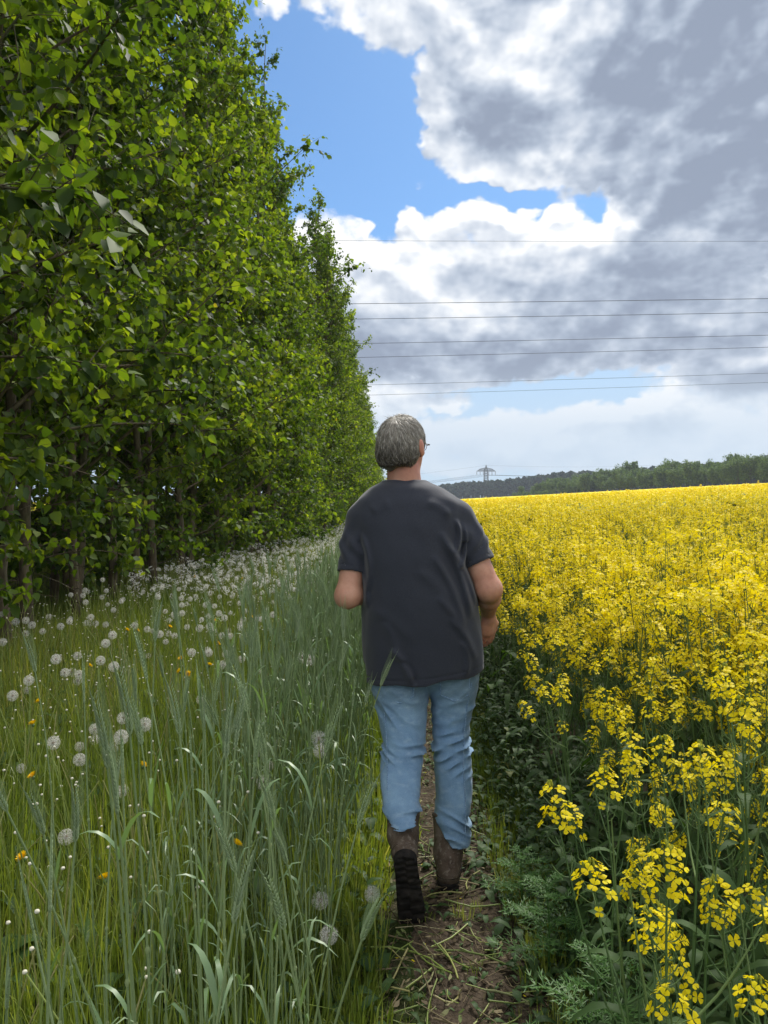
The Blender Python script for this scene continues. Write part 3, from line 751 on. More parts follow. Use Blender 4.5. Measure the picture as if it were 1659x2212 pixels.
# plants that stand out near the camera: pixel, distance, scale, words
HERO = [(1450, 1800, .98, 1, 'rapeseed plant with the largest open flowers, in front of the dark gap'),
        (1352, 1690, 1.25, 0, 'rapeseed plant leaning towards the path, its flower head left of the large-flowered one'),
        (1440, 1625, 1.35, 3, 'rapeseed plant with a tall loose yellow head above the large-flowered one'),
        (1600, 1640, 1.15, 5, 'rapeseed plant with a dense column of yellow flowers at the right border of the picture'),
        (1590, 1960, 1.0, 4, 'short rapeseed plant with a small flower head low over the dark soil'),
        (1540, 1560, 1.55, 1, 'rapeseed plant with a broad yellow head, up and left of the dense column'),
        (1645, 1480, 1.35, 5, 'rapeseed plant with large blooms high at the right border of the picture'),
        (1500, 1715, 1.35, 2, 'rapeseed plant with a narrow head just above and right of the largest flowers'),
        (1625, 1790, 1.2, 3, 'rapeseed plant with blooms low under the dense column at the right border'),
        (1290, 1620, 1.75, 2, 'slender rapeseed plant leaning out, furthest left of the near yellow heads'),
        (1410, 1530, 1.85, 0, 'rapeseed plant with a full head behind the tall loose yellow one'),
        (1630, 2130, .95, 4, 'lowest rapeseed plant, its yellow flowers in the bottom right corner')]
for px, py_, d, i, lab in HERO:
    p = P(px, py_, d); gz = float(grav(p[0], p[1])); hh = p[2] - gz
    h0 = [1.12, 1.2, 1.02, 1.15, .95, 1.18][i]
    sc = hh / h0
    place_rape(i, p[0] + .03, p[1], g.uniform(0, TAU), sc, (g.normal(0, .02), -.03), lab, True, (0, 2, 5) if py_ > 1900 else (0, 1, 3, 4))
cnt = 0; tries = 0; pts = []
while cnt < 279 and tries < 9000:
    tries += 1
    y = 1.1 + g.uniform(0, 1) ** 1.15 * 6.2; xw = (.70 if y > 1.9 else .86) + .06 * math.sin(y * 2.1) + g.uniform(0, 1) ** 1.2 * (1.1 + .42 * y)
    if xw > .53 * y + .25: continue
    if y < 1.7 and g.uniform() < .72: continue
    if any((xw - a) ** 2 + (y - b) ** 2 < .0115 for a, b in pts[-400:]): continue
    pts.append((xw, y)); cnt += 1
    edge = xw < .92
    sc = g.uniform(.86, 1.08) * (g.uniform(.74, .96) if edge else 1.0)
    lab = 'rapeseed plant at the very edge of the field, leaning over the path side' if edge else ('rapeseed plant in full yellow flower in the nearest rows right of the path' if y < 3 else 'rapeseed plant in full yellow flower further into the field, right of the man')
    place_rape(int(g.integers(6)), xw, y, g.uniform(0, TAU), sc, (g.normal(0, .05), (-.06 if edge else 0) + g.normal(0, .05)), lab, True)

# the rest of the crop as one mass
mb = MB()
def stalks(x, y, hgt, kinds, scale, stem_r, branches, gg):
    k = len(x); z = grav(x, y); base = np.stack([x, y, z], -1)
    ln = gg.normal(0, .06, (k, 2)); tt = np.linspace(0, 1, 3)[None, :, None]
    top_ = base + np.concatenate([ln, hgt[:, None]], 1)
    mid = base * .5 + top_ * .5
    lo = base + (top_ - base) * .35
    path = np.stack([lo, mid + .25 * (mid - lo) * 0, top_], 1)
    tubes(mb, path, np.broadcast_to(np.array([[stem_r, stem_r * .8, stem_r * .5]]), (k, 3)), 3, 1)
    heads = [top_]
    for b in range(branches):
        f = gg.uniform(.45, .8, k)[:, None]; a = gg.uniform(0, TAU, k); o_ = gg.uniform(.05, .16, k)
        s = base + (top_ - base) * f; e = np.stack([s[:, 0] + np.cos(a) * o_, s[:, 1] + np.sin(a) * o_, z + hgt * gg.uniform(.78, 1.0, k)], -1)
        m_ = (s + e) / 2; m_[:, :2] += (e - s)[:, :2] * .2
        tubes(mb, np.stack([s, m_, e], 1), np.full((k, 3), stem_r * .5), 3, 1); heads.append(e)
    hd = np.concatenate(heads); kk = len(hd); sel = np.arange(kk) % len(kinds)
    for q, r in enumerate(kinds):
        s = sel == q; d = norm(gg.normal(0, .16, (s.sum(), 3)) + [0, 0, 1])
        mb.inst(r, basis(d, gg.uniform(0, TAU, s.sum())) * (scale * gg.uniform(.8, 1.25, s.sum()))[:, None, None], hd[s])
g = np.random.default_rng(22)
def scatter(y0, y1, dens, gg, xin=.62, pad=.4):
    A = .5 * .53 * (y1 ** 2 - y0 ** 2) + pad * (y1 - y0)
    n = int(A * dens); y = np.sqrt(gg.uniform(y0 ** 2, y1 ** 2, n)); x = xin + gg.uniform(0, 1, n) * (.53 * y + pad - xin)
    return x, y
def hgt_of(x, y, gg):
    patch = .05 * np.sin(x * .9 + y * .37) + .04 * np.sin(x * .31 - y * .83 + 2)
    return (1.10 + patch + gg.normal(0, .10, len(x))) * np.interp(x - .6, [0, .5], [.86, 1.0])
x, y = scatter(2.0, 7.0, 38, g, .85); stalks(x, y, hgt_of(x, y, g), RAC_M, 1.05, .0028, 3, g)
x, y = scatter(7.0, 14, 29, g, .72); stalks(x, y, hgt_of(x, y, g), RAC_K, 1.08, .0032, 3, g)
x, y = scatter(14, 34, 15, g); stalks(x, y, hgt_of(x, y, g), RAC_F, 1.25, .004, 3, g)
x, y = scatter(34, 85, 6, g); stalks(x, y, hgt_of(x, y, g) + .03, RAC_F, 2.5, .006, 2, g)
# leafy layer below the flowers
x, y = scatter(1.2, 9, 170, g, .60); k = len(x); z = grav(x, y) + g.uniform(.02, .88, k) ** 1.0 * np.interp(x, [.56, .95], [.55, 1])
a = g.uniform(0, TAU, k); leaf_mesh(mb, np.stack([x, y, z], -1), np.stack([np.cos(a), np.sin(a), 0 * a], -1), g.uniform(.05, .13, k), g.uniform(.018, .042, k), g.uniform(.4, 1.3, k), 2, g)
x, y = scatter(9, 30, 26, g, .6); k = len(x); z = grav(x, y) + g.uniform(.3, .9, k)
a = g.uniform(0, TAU, k); leaf_mesh(mb, np.stack([x, y, z], -1), np.stack([np.cos(a), np.sin(a), 0 * a], -1), g.uniform(.12, .25, k), g.uniform(.04, .08, k), g.uniform(.4, 1.3, k), 2, g)
# far canopy: the closed top of the crop, lumpy, out to the tree belt
def canopy(x0s, ys_, off):
    Y, U = np.meshgrid(ys_, np.linspace(0, 1, 150), indexing='ij')
    X = x0s[0](Y) + U * (x0s[1](Y) - x0s[0](Y))
    Z = grav(X, Y) + off + .05 * np.sin(X * .9 + Y * .37) + g.normal(0, 1, X.shape) * np.interp(Y, [20, 60, 200], [.07, .06, .05])
    i = np.arange(len(ys_) - 1)[:, None] * 150 + np.arange(149)[None]
    mb.add(np.stack([X, Y, Z], -1).reshape(-1, 3), np.stack([i, i + 1, i + 151, i + 150], -1).reshape(-1, 4), 3)
canopy((lambda Y: .9 + 0 * Y, lambda Y: np.minimum(.56 * Y + 8, 140 - (Y - 120) * .34)), np.geomspace(17, 345, 330), .98)
canopy((lambda Y: -9 - .9 * Y, lambda Y: -9 - .0 * Y), np.geomspace(5, 200, 80), 1.25)
def canopy_mat(k):
    gm = k.n.new('ShaderNodeNewGeometry'); p = gm.outputs['Position']
    n1 = k.noise(p, 9, 4, .7); n2 = k.noise(p, 2.2, 4, .6); n3 = k.noise(p, .09, 3, .5)
    d = k.m('MULTIPLY', k.xyz(p)[1], 1.0); near = k.mr(d, 15, 75, 0, 1)
    c = k.ramp(k.m('ADD', k.m('MULTIPLY', n1, .65), k.m('MULTIPLY', n2, .35)), [(.42, (.045, .075, .018)), (.50, (.22, .22, .012)), (.57, (.66, .54, .008)), (.7, (.84, .70, .01))])
    c2 = k.ramp(k.m('ADD', k.m('MULTIPLY', n2, .7), k.m('MULTIPLY', n3, .3)), [(.36, (.34, .31, .012)), (.45, (.66, .54, .008)), (.62, (.84, .68, .01))])
    return principled(k, k.mix(near, c, c2), .8, .1, n1, .6, .05)
M_CANOPY = material('rape_canopy', canopy_mat)
o = mb.build('oilseed_rape', [M_PETAL, M_RSTEM, M_RLEAF, M_CANOPY]); tag(o, 'field of yellow flowering oilseed rape reaching to the far trees', 'rapeseed', None, 'stuff')

# ------------------------------------------------------------------ rye strip
M_RYE = leafy('rye_stem', [(0, (.145, .205, .085)), (.6, (.215, .29, .135)), (.9, (.30, .38, .18)), (1, (.38, .39, .17))], .2, .5, (1.2, 1.3, .6), .28, .7, .3)
M_RYEL = leafy('rye_leaf', [(0, (.11, .18, .08)), (.6, (.17, .26, .13)), (1, (.27, .36, .21))], .3, .42, (1.3, 1.4, .5), .45)
M_EAR = leafy('rye_ear', [(0, (.25, .33, .19)), (1, (.37, .46, .28))], .35, .6, (1.2, 1.3, .6), .3)

def rye(seed, h, near=True, ear=True):
    g = np.random.default_rng(seed); st, er, lf = MB(), MB(), []
    n = 7 if near else 4; t = np.linspace(0, 1, n); a = g.uniform(0, TAU); b = g.uniform(.02, .13)
    ax = np.stack([b * t ** 2.2 * math.cos(a), b * t ** 2.2 * math.sin(a), t * h], -1)
    tubes(st, ax[None], (np.interp(t, [0, 1], [.0030, .0019]) * (1 if near else 1.15))[None], 5 if near else 3)
    if near:
        for zf in (.2, .42, .66):
            p = np.array([np.interp(zf * h, ax[:, 2], ax[:, j]) for j in range(3)])
            tubes(st, np.array([[p - [0, 0, .006], p, p + [0, 0, .006]]]), np.array([[.0026, .0042, .0026]]), 5)
    d = norm(ax[-1] - ax[-2])
    if ear:
        L = g.uniform(.085, .125)
        if near:
            ns = 15; tt = np.linspace(0, 1, ns)
            bend = np.array([math.cos(a), math.sin(a), 0]) * .25
            p = ax[-1] + (d * tt[:, None] + bend * tt[:, None] ** 2 * .4) * L
            sv, sf = sphere(1, nu=5, nv=4)
            side = norm(np.cross(d, [math.sin(a), -math.cos(a), .1]))
            for s in (-1, 1):
                dd = norm(d + side * s * .35)[None].repeat(ns, 0)
                er.inst((sv * [.55, .4, 1.6], [(sf, 0)]), basis(dd) * (.0050 * (1 - .5 * tt ** 3))[:, None, None], p + side * s * .0030)
                aw = np.stack([p + side * s * .004, p + side * s * .009 + d * .022, p + side * s * .013 + d * .045], 1)
                tubes(er, aw, np.array([[.0005, .0004, .0002]]).repeat(ns, 0), 3)
        else:
            tubes(er, np.stack([ax[-1], ax[-1] + d * L * .3, ax[-1] + d * L * .7, ax[-1] + d * L])[None], np.array([[.002, .0058, .0055, .0012]]), 4)
    nl = 2 if g.uniform() < .6 else 1
    for q in range(nl):
        zf = g.uniform(.3, .6) + .28 * q
        b0 = np.array([np.interp(zf * h, ax[:, 2], ax[:, j]) for j in range(3)]); aa = g.uniform(0, TAU)
        L = g.uniform(.09, .20); di = np.array([[math.cos(aa), math.sin(aa), 0]])
        pth = arch(b0[None], di, [L], [g.uniform(.1, 1.2)], 7 if near else 4, 1.15)
        w = np.array([[.6, .9, 1, .95, .8, .5, .05]]) if near else np.array([[.8, 1, .8, .1]])
        m = MB(); blades(m, pth, w * g.uniform(.008, .013), np.cross(di, [0, 0, 1.]) + g.normal(0, .2, (1, 3))); lf.append(m)
    return st, er, lf

g = np.random.default_rng(61)
RYE_N = []
for i in range(7):
    s, e, l = rye(300 + i, g.uniform(.92, 1.08)); RYE_N.append((s.mesh('stem', M_RYE), e.mesh('ear', M_EAR), [m.mesh('leaf', M_RYEL) for m in l]))
def place_rye(i, x, y, rz, sc, lean, lab, gr='rye stalks between the path and the meadow'):
    t = thing('rye_stalk', lab, 'rye', (x, y, float(grav(x, y)) - .01), rz, gr)
    t.rotation_euler = (lean[0], lean[1], rz); t.scale = (1, 1, sc)
    s, e, l = RYE_N[i]; link('stem', s, t); link('ear', e, t)
    for m in l: link('leaf', m, t)
    return t
HERO_RYE = [(290, 1430, 1.25, 'pale upright rye ear rising highest over the dandelion meadow, left one of two'),
            (350, 1470, 1.3, 'pale upright rye ear rising over the meadow, right one of two'),
            (455, 1555, 1.45, 'rye ear standing straight between the meadow and the dense rye'),
            (505, 1580, 1.5, 'tall rye ear right of the straight one, before the dense rye strip'),
            (15, 1800, .95, 'rye ear leaning in at the left border of the picture'),
            (330, 1650, 1.2, 'rye ear bending right below the two pale upright ears'),
            (80, 1960, .9, 'big blurred rye ear low in the left corner'), (370, 1840, 1.05, 'rye ear leaning to the left above the broad curled leaf')]
for q, (px, py_, d, lab) in enumerate(HERO_RYE):
    p = P(px, py_, d); hgt = p[2] - .0
    place_rye(q % 7, p[0], p[1], q * 1.3, (hgt) / 1.10, (0, .02 * (-1) ** q), lab)
cnt = 0
while cnt < 205:
    y = 1.0 + g.uniform(0, 1) ** 1.0 * 4.8; x = g.uniform(-.62, -.03) if g.uniform() < .92 else g.uniform(-1.0, -.5)
    if y < 2.6 and g.uniform() < (.62 if x < -.30 else .40): continue
    if abs(x) > .52 * y + .1: continue
    if x > -.10 and y < 1.9: continue
    if y > 2.2 and y < 3.1 and x > -.16: continue
    sc = g.uniform(.78, 1.02) * (.86 if y < 1.3 else 1)
    place_rye(int(g.integers(7)), x, y, g.uniform(0, TAU), sc, (g.normal(0, .06), g.normal(0, .07)),
              'blue-green rye stalk with a young ear close to the camera' if y < 2.4 else 'blue-green rye stalk with a young ear in the strip left of the man'); cnt += 1

mb = MB()
RYE_S = []
for i in range(10):
    s, e, l = rye(400 + i, g.uniform(.80, 1.05), i < 4, i % 5 < 3)
    m = MB()
    for src, mt in [(s, 0), (e, 2)] + [(q, 1) for q in l]:
        if not src.V: continue
        V, Fc = src.arrays(); b = m.n; m.V.append(V); m.n += len(V); m.Fc += [(f + b, mt) for f, _ in Fc]
    RYE_S.append(m.arrays())
def rye_fill(n, x0, x1, y0, y1, kinds, gg, s0=.75, s1=1.0):
    y = np.sqrt(gg.uniform(y0 ** 2, y1 ** 2, n)) if y1 < 6 else y0 * (y1 / y0) ** gg.uniform(0, 1, n)
    x = gg.uniform(x0, x1, n); keep = np.abs(x) < .52 * y + .4
    keep &= ~((y < 3.15) & (x > -.14)); keep &= x < -.03 - .06 * np.abs(np.sin(y * 1.9)); x, y = x[keep], y[keep]; k = len(x)
    sel = gg.integers(0, len(kinds), k)
    for q, kd in enumerate(kinds):
        s = sel == q; M = basis(norm(gg.normal(0, .05, (s.sum(), 3)) * [1, 1, 0] + [0, 0, 1]), gg.uniform(0, TAU, s.sum()))
        M = M * gg.uniform(s0, s1, s.sum())[:, None, None]
        mb.inst(RYE_S[kd], M, np.stack([x[s], y[s], grav(x[s], y[s])], -1))
g = np.random.default_rng(62)
rye_fill(300, -.60, .0, 2.6, 6, [0, 1, 2, 3, 4], g)
rye_fill(170, -.66, .0, 1.0, 3.0, [3, 4, 8, 9], g, .45, .75)
rye_fill(1500, -.62, .03, 5.5, 16, [5, 6, 7, 8, 9, 4], g, .74, .92)
rye_fill(2600, -.58, .03, 15, 60, [5, 6, 7, 8, 9, 4], g, .74, .92)
o = mb.build('rye', [M_RYE, M_RYEL, M_EAR]); tag(o, 'strip of blue-green young rye left of the path', 'rye', None, 'stuff')

# ------------------------------------------------------------------ meadow grass, low growth
M_GRASS = leafy('grass_blade', [(0, (.07, .12, .024)), (.40, (.15, .21, .040)), (.72, (.25, .31, .06)), (.9, (.36, .38, .11)), (1, (.48, .43, .22))], .35, .45, (1.4, 1.4, .4), .35, .5, .35)
M_WEED = leafy('weed_leaf', [(0, (.022, .055, .014)), (.5, (.042, .09, .022)), (.9, (.07, .13, .034)), (1, (.2, .2, .05))], .3, .6, (1.4, 1.5, .4), .3, 1.5, .4)
M_DSTEM = leafy('dandelion_stem', [(0, (.17, .24, .05)), (.6, (.27, .33, .08)), (1, (.36, .33, .14))], .15, .45, (1.2, 1.2, .5), .4)
M_STRAW = leafy('dry_straw', [(0, (.07, .05, .03)), (.4, (.14, .11, .065)), (.7, (.24, .20, .115)), (.8, (.09, .12, .04)), (.93, (.13, .18, .05)), (1, (.36, .33, .20))], .1, .7, (1, 1, 1), .2)
M_WHITE = material('bald_receptacle', lambda k: principled(k, (.62, .60, .48), .8, .2))

def tuft(seed, nb, L0, L1, wd, spread, n=4):
    g = np.random.default_rng(seed); m = MB(); a = g.uniform(0, TAU, nb); r = spread * np.sqrt(g.uniform(0, 1, nb))
    base = np.stack([r * np.cos(a), r * np.sin(a), 0 * a], -1); a2 = a + g.normal(0, .9, nb)
    di = np.stack([np.cos(a2), np.sin(a2), 0 * a], -1) * g.uniform(.1, .6, nb)[:, None]
    p = arch(base, di, g.uniform(L0, L1, nb), g.uniform(-.1, .45, nb), n, .95)
    w = np.interp(np.linspace(0, 1, n), [0, .5, 1], [1, .85, .08])[None] * g.uniform(.6, 1.25, nb)[:, None] * wd
    blades(m, p, w, np.stack([-np.sin(a2 + g.normal(0, .7, nb)), np.cos(a2), 0 * a], -1))
    return m.arrays()
TUF = [tuft(500 + i, 22, .18, .46, .0048, .07) for i in range(8)]
TUF_LO = [tuft(520 + i, 20, .05, .16, .005, .06) for i in range(4)]
TUF_FAR = [tuft(540 + i, 14, .2, .5, .011, .16, 3) for i in range(5)]

def put(mb, kinds, x, y, s0, s1, gg, dz=0):
    k = len(x); sel = gg.integers(0, len(kinds), k); s_ = gg.uniform(s0, s1, k)
    for q, kd in enumerate(kinds):
        s = sel == q
        mb.inst(kd, yaw(gg.uniform(0, TAU, s.sum())) * s_[s][:, None, None], np.stack([x[s], y[s], grav(x[s], y[s]) + dz], -1))
g = np.random.default_rng(63); mb = MB()
def area(n, x0, x1, y0, y1, gg, power=1.0):
    y = y0 + (y1 - y0) * gg.uniform(0, 1, n) ** power; x = gg.uniform(x0, x1, n)
    k = np.abs(x) < .53 * y + .5; return x[k], y[k]
x, y = area(3600, -3.1, -.25, .9, 9, g); put(mb, TUF, x, y, .65, 1.05, g)
x, y = area(3000, -4.6, -2.7, 3, 16, g); put(mb, TUF, x, y, .5, .85, g)
x, y = area(2200, -3.3, -.7, 8, 26, g); put(mb, TUF_FAR, x, y, .7, 1.0, g)
x, y = area(1500, -3.0, -.7, 25, 75, g); put(mb, TUF_FAR, x, y, .9, 1.4, g)
x, y = area(1400, -.35, .10, 1.2, 5, g); q_ = (x < -.03) | (y > 3.2); x, y = x[q_], y[q_]; put(mb, TUF_LO, x, y, .6, 1.4, g)
x, y = area(900, -.1, .12, 4.5, 30, g, 1.6); put(mb, TUF_LO, x, y, .8, 1.8, g)
x, y = area(800, .44, .75, 1.2, 6, g); put(mb, TUF_LO, x, y, .4, 1.0, g)
x, y = area(260, .05, .5, 1.2, 9, g); put(mb, TUF_LO, x, y, .2, .55, g)
x, y = area(2400, -9.0, -3.5, 6, 26, g); put(mb, TUF_FAR, x, y, .4, .8, g)
o = mb.build('grass', M_GRASS); tag(o, 'tall yellow-green grass of the dandelion meadow and path edges', 'grass', None, 'stuff')

# stems and dandelion leaves: the dense yellowish stalks, most of them bald
mb = MB(); g = np.random.default_rng(64)
x, y = area(3000, -3.0, -.45, 1.6, 13, g, 1.1); k = len(x); h = g.uniform(.30, .62, k)
b = np.stack([x, y, grav(x, y)], -1); tt = np.linspace(0, 1, 5)[None, :, None]; ln = g.normal(0, .09, (k, 2))
p = b[:, None] + np.concatenate([ln[:, None] * tt ** 1.6, h[:, None, None] * tt], -1)
tubes(mb, p, np.full((k, 5), .0024), 4, 0)
sv, sf = sphere(1, nu=6, nv=5, sc=(1, 1, .75)); s = g.uniform(0, 1, k) < .55
mb.inst((sv, [(sf, 1)]), np.tile(np.eye(3), (s.sum(), 1, 1)) * g.uniform(.0045, .0065, s.sum())[:, None, None], p[s, -1])
o = mb.build('bald_dandelion_stems', [M_DSTEM, M_WHITE]); tag(o, 'countless bare dandelion stems with shed seed heads in the meadow', 'dandelion stems', None, 'stuff')

# broad-leaved low growth both sides of the path and rape leaves trodden flat
mb = MB(); g = np.random.default_rng(65)
def low_leaves(n, x0, x1, y0, y1, L0, L1, zmax, pw=1.0, up=.35):
    x, y = area(n, x0, x1, y0, y1, g, pw); k = len(x); a = g.uniform(0, TAU, k)
    z = grav(x, y) + .01 + g.uniform(0, 1, k) ** 1.5 * zmax; L = g.uniform(L0, L1, k)
    leaf_mesh(mb, np.stack([x, y, z], -1), np.stack([np.cos(a), np.sin(a), 0 * a], -1), L, L * g.uniform(.28, .55, k), g.uniform(.3, 1.0, k), 0, g)
low_leaves(4600, .56, .98, 1.2, 7.5, .022, .075, .36)
low_leaves(2600, .50, .74, 1.2, 7.5, .02, .055, .09)
low_leaves(1500, .42, .60, 7, 25, .08, .16, .25, 1.6)
low_leaves(1500, -.40, .0, 1.2, 6.5, .03, .09, .08)
low_leaves(3000, -3.1, -.3, 1.2, 8.5, .05, .17, .12)
low_leaves(1300, .0, .54, 1.2, 7.5, .012, .05, .012)
low_leaves(500, .34, .56, 1.2, 5.0, .03, .08, .05)
o = mb.build('undergrowth', M_WEED); tag(o, 'low broad-leaved weeds and rosettes beside the path', 'undergrowth', None, 'stuff')

# straw, stalk pieces, petals lying on the path
mb = MB(); g = np.random.default_rng(66)
def straws(n, x0, x1, y0, y1, L0, L1, r, pw=1.0, mat=0):
    x, y = area(n, x0, x1, y0, y1, g, pw); k = len(x); a = g.uniform(0, TAU, k); L = g.uniform(L0, L1, k)
    tt = np.linspace(-.5, .5, 5)[None]; c = g.normal(0, .55, k)[:, None]
    X = x[:, None] + L[:, None] * (np.cos(a)[:, None] * tt - np.sin(a)[:, None] * c * tt ** 2)
    Y = y[:, None] + L[:, None] * (np.sin(a)[:, None] * tt + np.cos(a)[:, None] * c * tt ** 2)
    Z = grav(X, Y) + .016 + np.abs(g.normal(0, .006, k))[:, None] + np.abs(tt) * g.uniform(0, .03, k)[:, None]
    tubes(mb, np.stack([X, Y, Z], -1), np.broadcast_to((r * g.uniform(.6, 1.3, k))[:, None], (k, 5)), 4, mat)
straws(1300, -.02, .58, 1.2, 6, .015, .08, .0012); straws(60, -.12, .36, 1.2, 3.4, .10, .32, .0028)
straws(50, -.16, .14, 1.25, 2.5, .06, .28, .0030, 1.0, 2); straws(60, .1, .5, 1.3, 3.5, .06, .22, .0026, 1.0, 2)
straws(900, .0, .58, 5, 22, .06, .22, .003, 1.5)
x, y = area(3200, -.02, .60, 1.2, 6, g); k = len(x)       # flakes of dry leaf
M = basis(norm(g.normal(0, .5, (k, 3)) * [1, 1, 0] + [0, 0, 1]), g.uniform(0, TAU, k)) * (.003 + .010 * g.uniform(0, 1, k) ** 2)[:, None, None]
mb.inst((np.array([[-.5, -1.3, 0], [.3, -.9, .3], [.45, .2, 0], [0, 1.5, .35], [-.6, .3, .05]]), [(np.array([[0, 1, 2, 3, 4]]), 0)]), M, np.stack([x, y, grav(x, y) + .017], -1))
x, y = area(70, .0, .6, 1.3, 6, g); k = len(x)
M = basis(norm(g.normal(0, .3, (k, 3)) * [1, 1, 0] + [0, 0, 1]), g.uniform(0, TAU, k)) * g.uniform(.004, .007, k)[:, None, None]
mb.inst(FLOWER_LO, M, np.stack([x, y, grav(x, y) + .020], -1)); 
n0 = len(mb.Fc) - 1; mb.Fc[n0] = (mb.Fc[n0][0], 1)
o = mb.build('litter', [M_STRAW, M_PETAL, M_DSTEM]); tag(o, 'straw, trodden stalks and fallen yellow petals on the path', 'litter', None, 'stuff')

# feathery mayweed plants at the right edge of the path
M_FEATH = leafy('mayweed_leaf', [(0, (.05, .13, .03)), (1, (.10, .21, .05))], .3, .5, (1.4, 1.5, .4), .3)
def mayweed(seed, h, w):
    g = np.random.default_rng(seed); st, lf = MB(), MB(); tubes(st, np.array([[[0, 0, 0], [.01, 0, h * .5], [0, .01, h]]]), np.array([[.004, .003, .0015]]), 5)
    for q in range(16):
        z = h * (.12 + .86 * q / 15); a = q * 2.4; L = w * (1.05 - .75 * (q / 15) ** 1.5) * g.uniform(.8, 1.1)
        d = np.array([math.cos(a), math.sin(a), 0]); tt = np.linspace(0, 1, 8)[:, None]
        ax = np.array([0, 0, z]) + d * L * tt + np.array([0, 0, 1]) * L * (.75 * tt - .4 * tt ** 2); tubes(st, ax[::2][None], np.full((1, 4), .0012), 3)
        B, D, LL = [], [], []
        for j in range(1, 8):
            for s in (-1, 1):
                sd = norm(np.cross(d, [0, 0, 1]) * s + d * .6 + g.normal(0, .15, 3) + [0, 0, .25]); ll = L * .38 * (1 - .45 * abs(j / 8 - .45)) 
                for u_ in (0, .35, .7):
                    for r_ in (-1, 0, 1):
                        B.append(ax[j] + sd * ll * u_); D.append(norm(sd + r_ * d * .7 + g.normal(0, .2, 3))); LL.append(ll * (.42 if r_ else .5))
        B, D, LL = map(np.array, (B, D, LL)); t3 = np.linspace(0, 1, 3)[None, :, None]
        p = B[:, None] + D[:, None] * t3 * LL[:, None, None]
        blades(lf, p, np.broadcast_to(np.array([[.0028, .0028, .0008]]), (len(B), 3)), np.cross(D, [0, 0, 1.]) + g.normal(0, .3, D.shape))
    return st.mesh('stem', M_FEATH), lf.mesh('leaves', M_FEATH, False)
MW = [mayweed(600, .42, .20), mayweed(601, .30, .15), mayweed(602, .22, .13)]
for px, py_, d, q, sc, lab in [(1285, 1990, 1.75, 0, 1.0, 'large feathery light green mayweed plant beside the path, the tallest of its kind'),
                              (1185, 1860, 2.35, 1, 1.0, 'feathery mayweed plant further up the path edge than the largest one'),
                              (1330, 2130, 1.6, 1, .9, 'feathery mayweed plant low in front of the large one, near the bottom edge'),
                              (1130, 1830, 2.7, 2, 1.0, 'small feathery mayweed tuft at the path edge near the right boot'),
                              (1420, 2080, 1.5, 2, 1.1, 'small feathery mayweed tuft under the rapeseed stems')]:
    p = P(px, py_, d); t = thing('mayweed_plant', lab, 'weed', (p[0], p[1], float(grav(p[0], p[1]))), q * 1.1, 'feathery mayweed plants at the path edge'); t.scale = (sc,) * 3
    link('stem', MW[q][0], t); link('leaves', MW[q][1], t)

# ------------------------------------------------------------------ dandelions
def fluff(k):
    b = principled(k, (.82, .81, .77), .9, .1); t = k.n.new('ShaderNodeBsdfTranslucent'); t.inputs[0].default_value = (.75, .74, .70, 1)
    m = k.n.new('ShaderNodeMixShader'); m.inputs[0].default_value = .5; k.l.new(b, m.inputs[1]); k.l.new(t.outputs[0], m.inputs[2]); return m.outputs[0]
M_FLUFF = material('dandelion_fluff', fluff)
M_SEED = material('dandelion_seed', lambda k: principled(k, (.20, .16, .10), .8, .2))
M_DYEL = leafy('dandelion_petal', [(0, (.82, .50, .005)), (1, (.92, .66, .01))], .3, .6, (1, 1, .5), .2)
def clock(seed, part=1.0, flt=False):
    g = np.random.default_rng(seed); m = MB(); n = 130; i = np.arange(n) + .5
    z = 1 - 2 * i / n; a = i * 2.39996; r = np.sqrt(1 - z * z); d = np.stack([r * np.cos(a), r * np.sin(a), z], -1) + g.normal(0, .05, (n, 3)); d = norm(d)
    if part < 1: d = d[g.uniform(0, 1, n) < part]; 
    k = len(d); R0 = .0215 * g.uniform(.92, 1.06, k)
    p = np.stack([d * .006, d * R0[:, None]], 1); tubes(m, p, np.full((k, 2), .00022), 3, 0)
    ns = 7; aa = np.arange(ns) / ns * TAU      # parachute: a star of hairs
    V, Fs = [], []
    for q in range(ns):
        c, s = math.cos(aa[q]), math.sin(aa[q]); b = len(V)
        V += [(-s * .045, c * .045, 0), (s * .045, -c * .045, 0), (c, s, .38)]; Fs.append([b, b + 1, b + 2])
    m.inst((np.array(V), [(np.array(Fs), 0)]), basis(d, g.uniform(0, TAU, k)) * .0068, d * R0[:, None])
    return m.mesh('seed_head', M_FLUFF, False)
CL = [clock(700), clock(701), clock(702, .8), clock(703, .55)]
m = MB(); m.add(*sphere(.0062, nu=10, nv=7)); RECEP = m.mesh('receptacle', M_SEED)
def dstem(seed):
    g = np.random.default_rng(seed); t = np.linspace(0, 1, 7); a = g.uniform(0, TAU); b = g.uniform(.02, .14)
    ax = np.stack([b * (t ** 1.5 - 1) * math.cos(a), b * (t ** 1.5 - 1) * math.sin(a), t - 1], -1)
    return tubes(MB(), ax[None], (.0026 * np.ones(7))[None], 6).mesh('stem', M_DSTEM)
DS = [dstem(710 + i) for i in range(5)]
def dyellow(seed):
    g = np.random.default_rng(seed); m = MB(); n = 70; a = np.arange(n) * 2.4; e = np.linspace(.1, 1.25, n); di = np.stack([np.cos(a), np.sin(a), 0 * a], -1)
    tt = np.linspace(0, 1, 3)[None, :, None]; L = (.007 + .012 * (e / 1.25))[:, None, None]
    p = L * (di[:, None] * np.sin(e)[:, None, None] * tt + np.array([0, 0, 1]) * (np.cos(e)[:, None, None] * tt + .08 * tt)) + [0, 0, .002]
    blades(m, p, np.broadcast_to(np.array([[.0018, .0032, .0026]]), (n, 3)), np.stack([-np.sin(a), np.cos(a), 0 * a], -1)); return m.mesh('petals', M_DYEL, False)
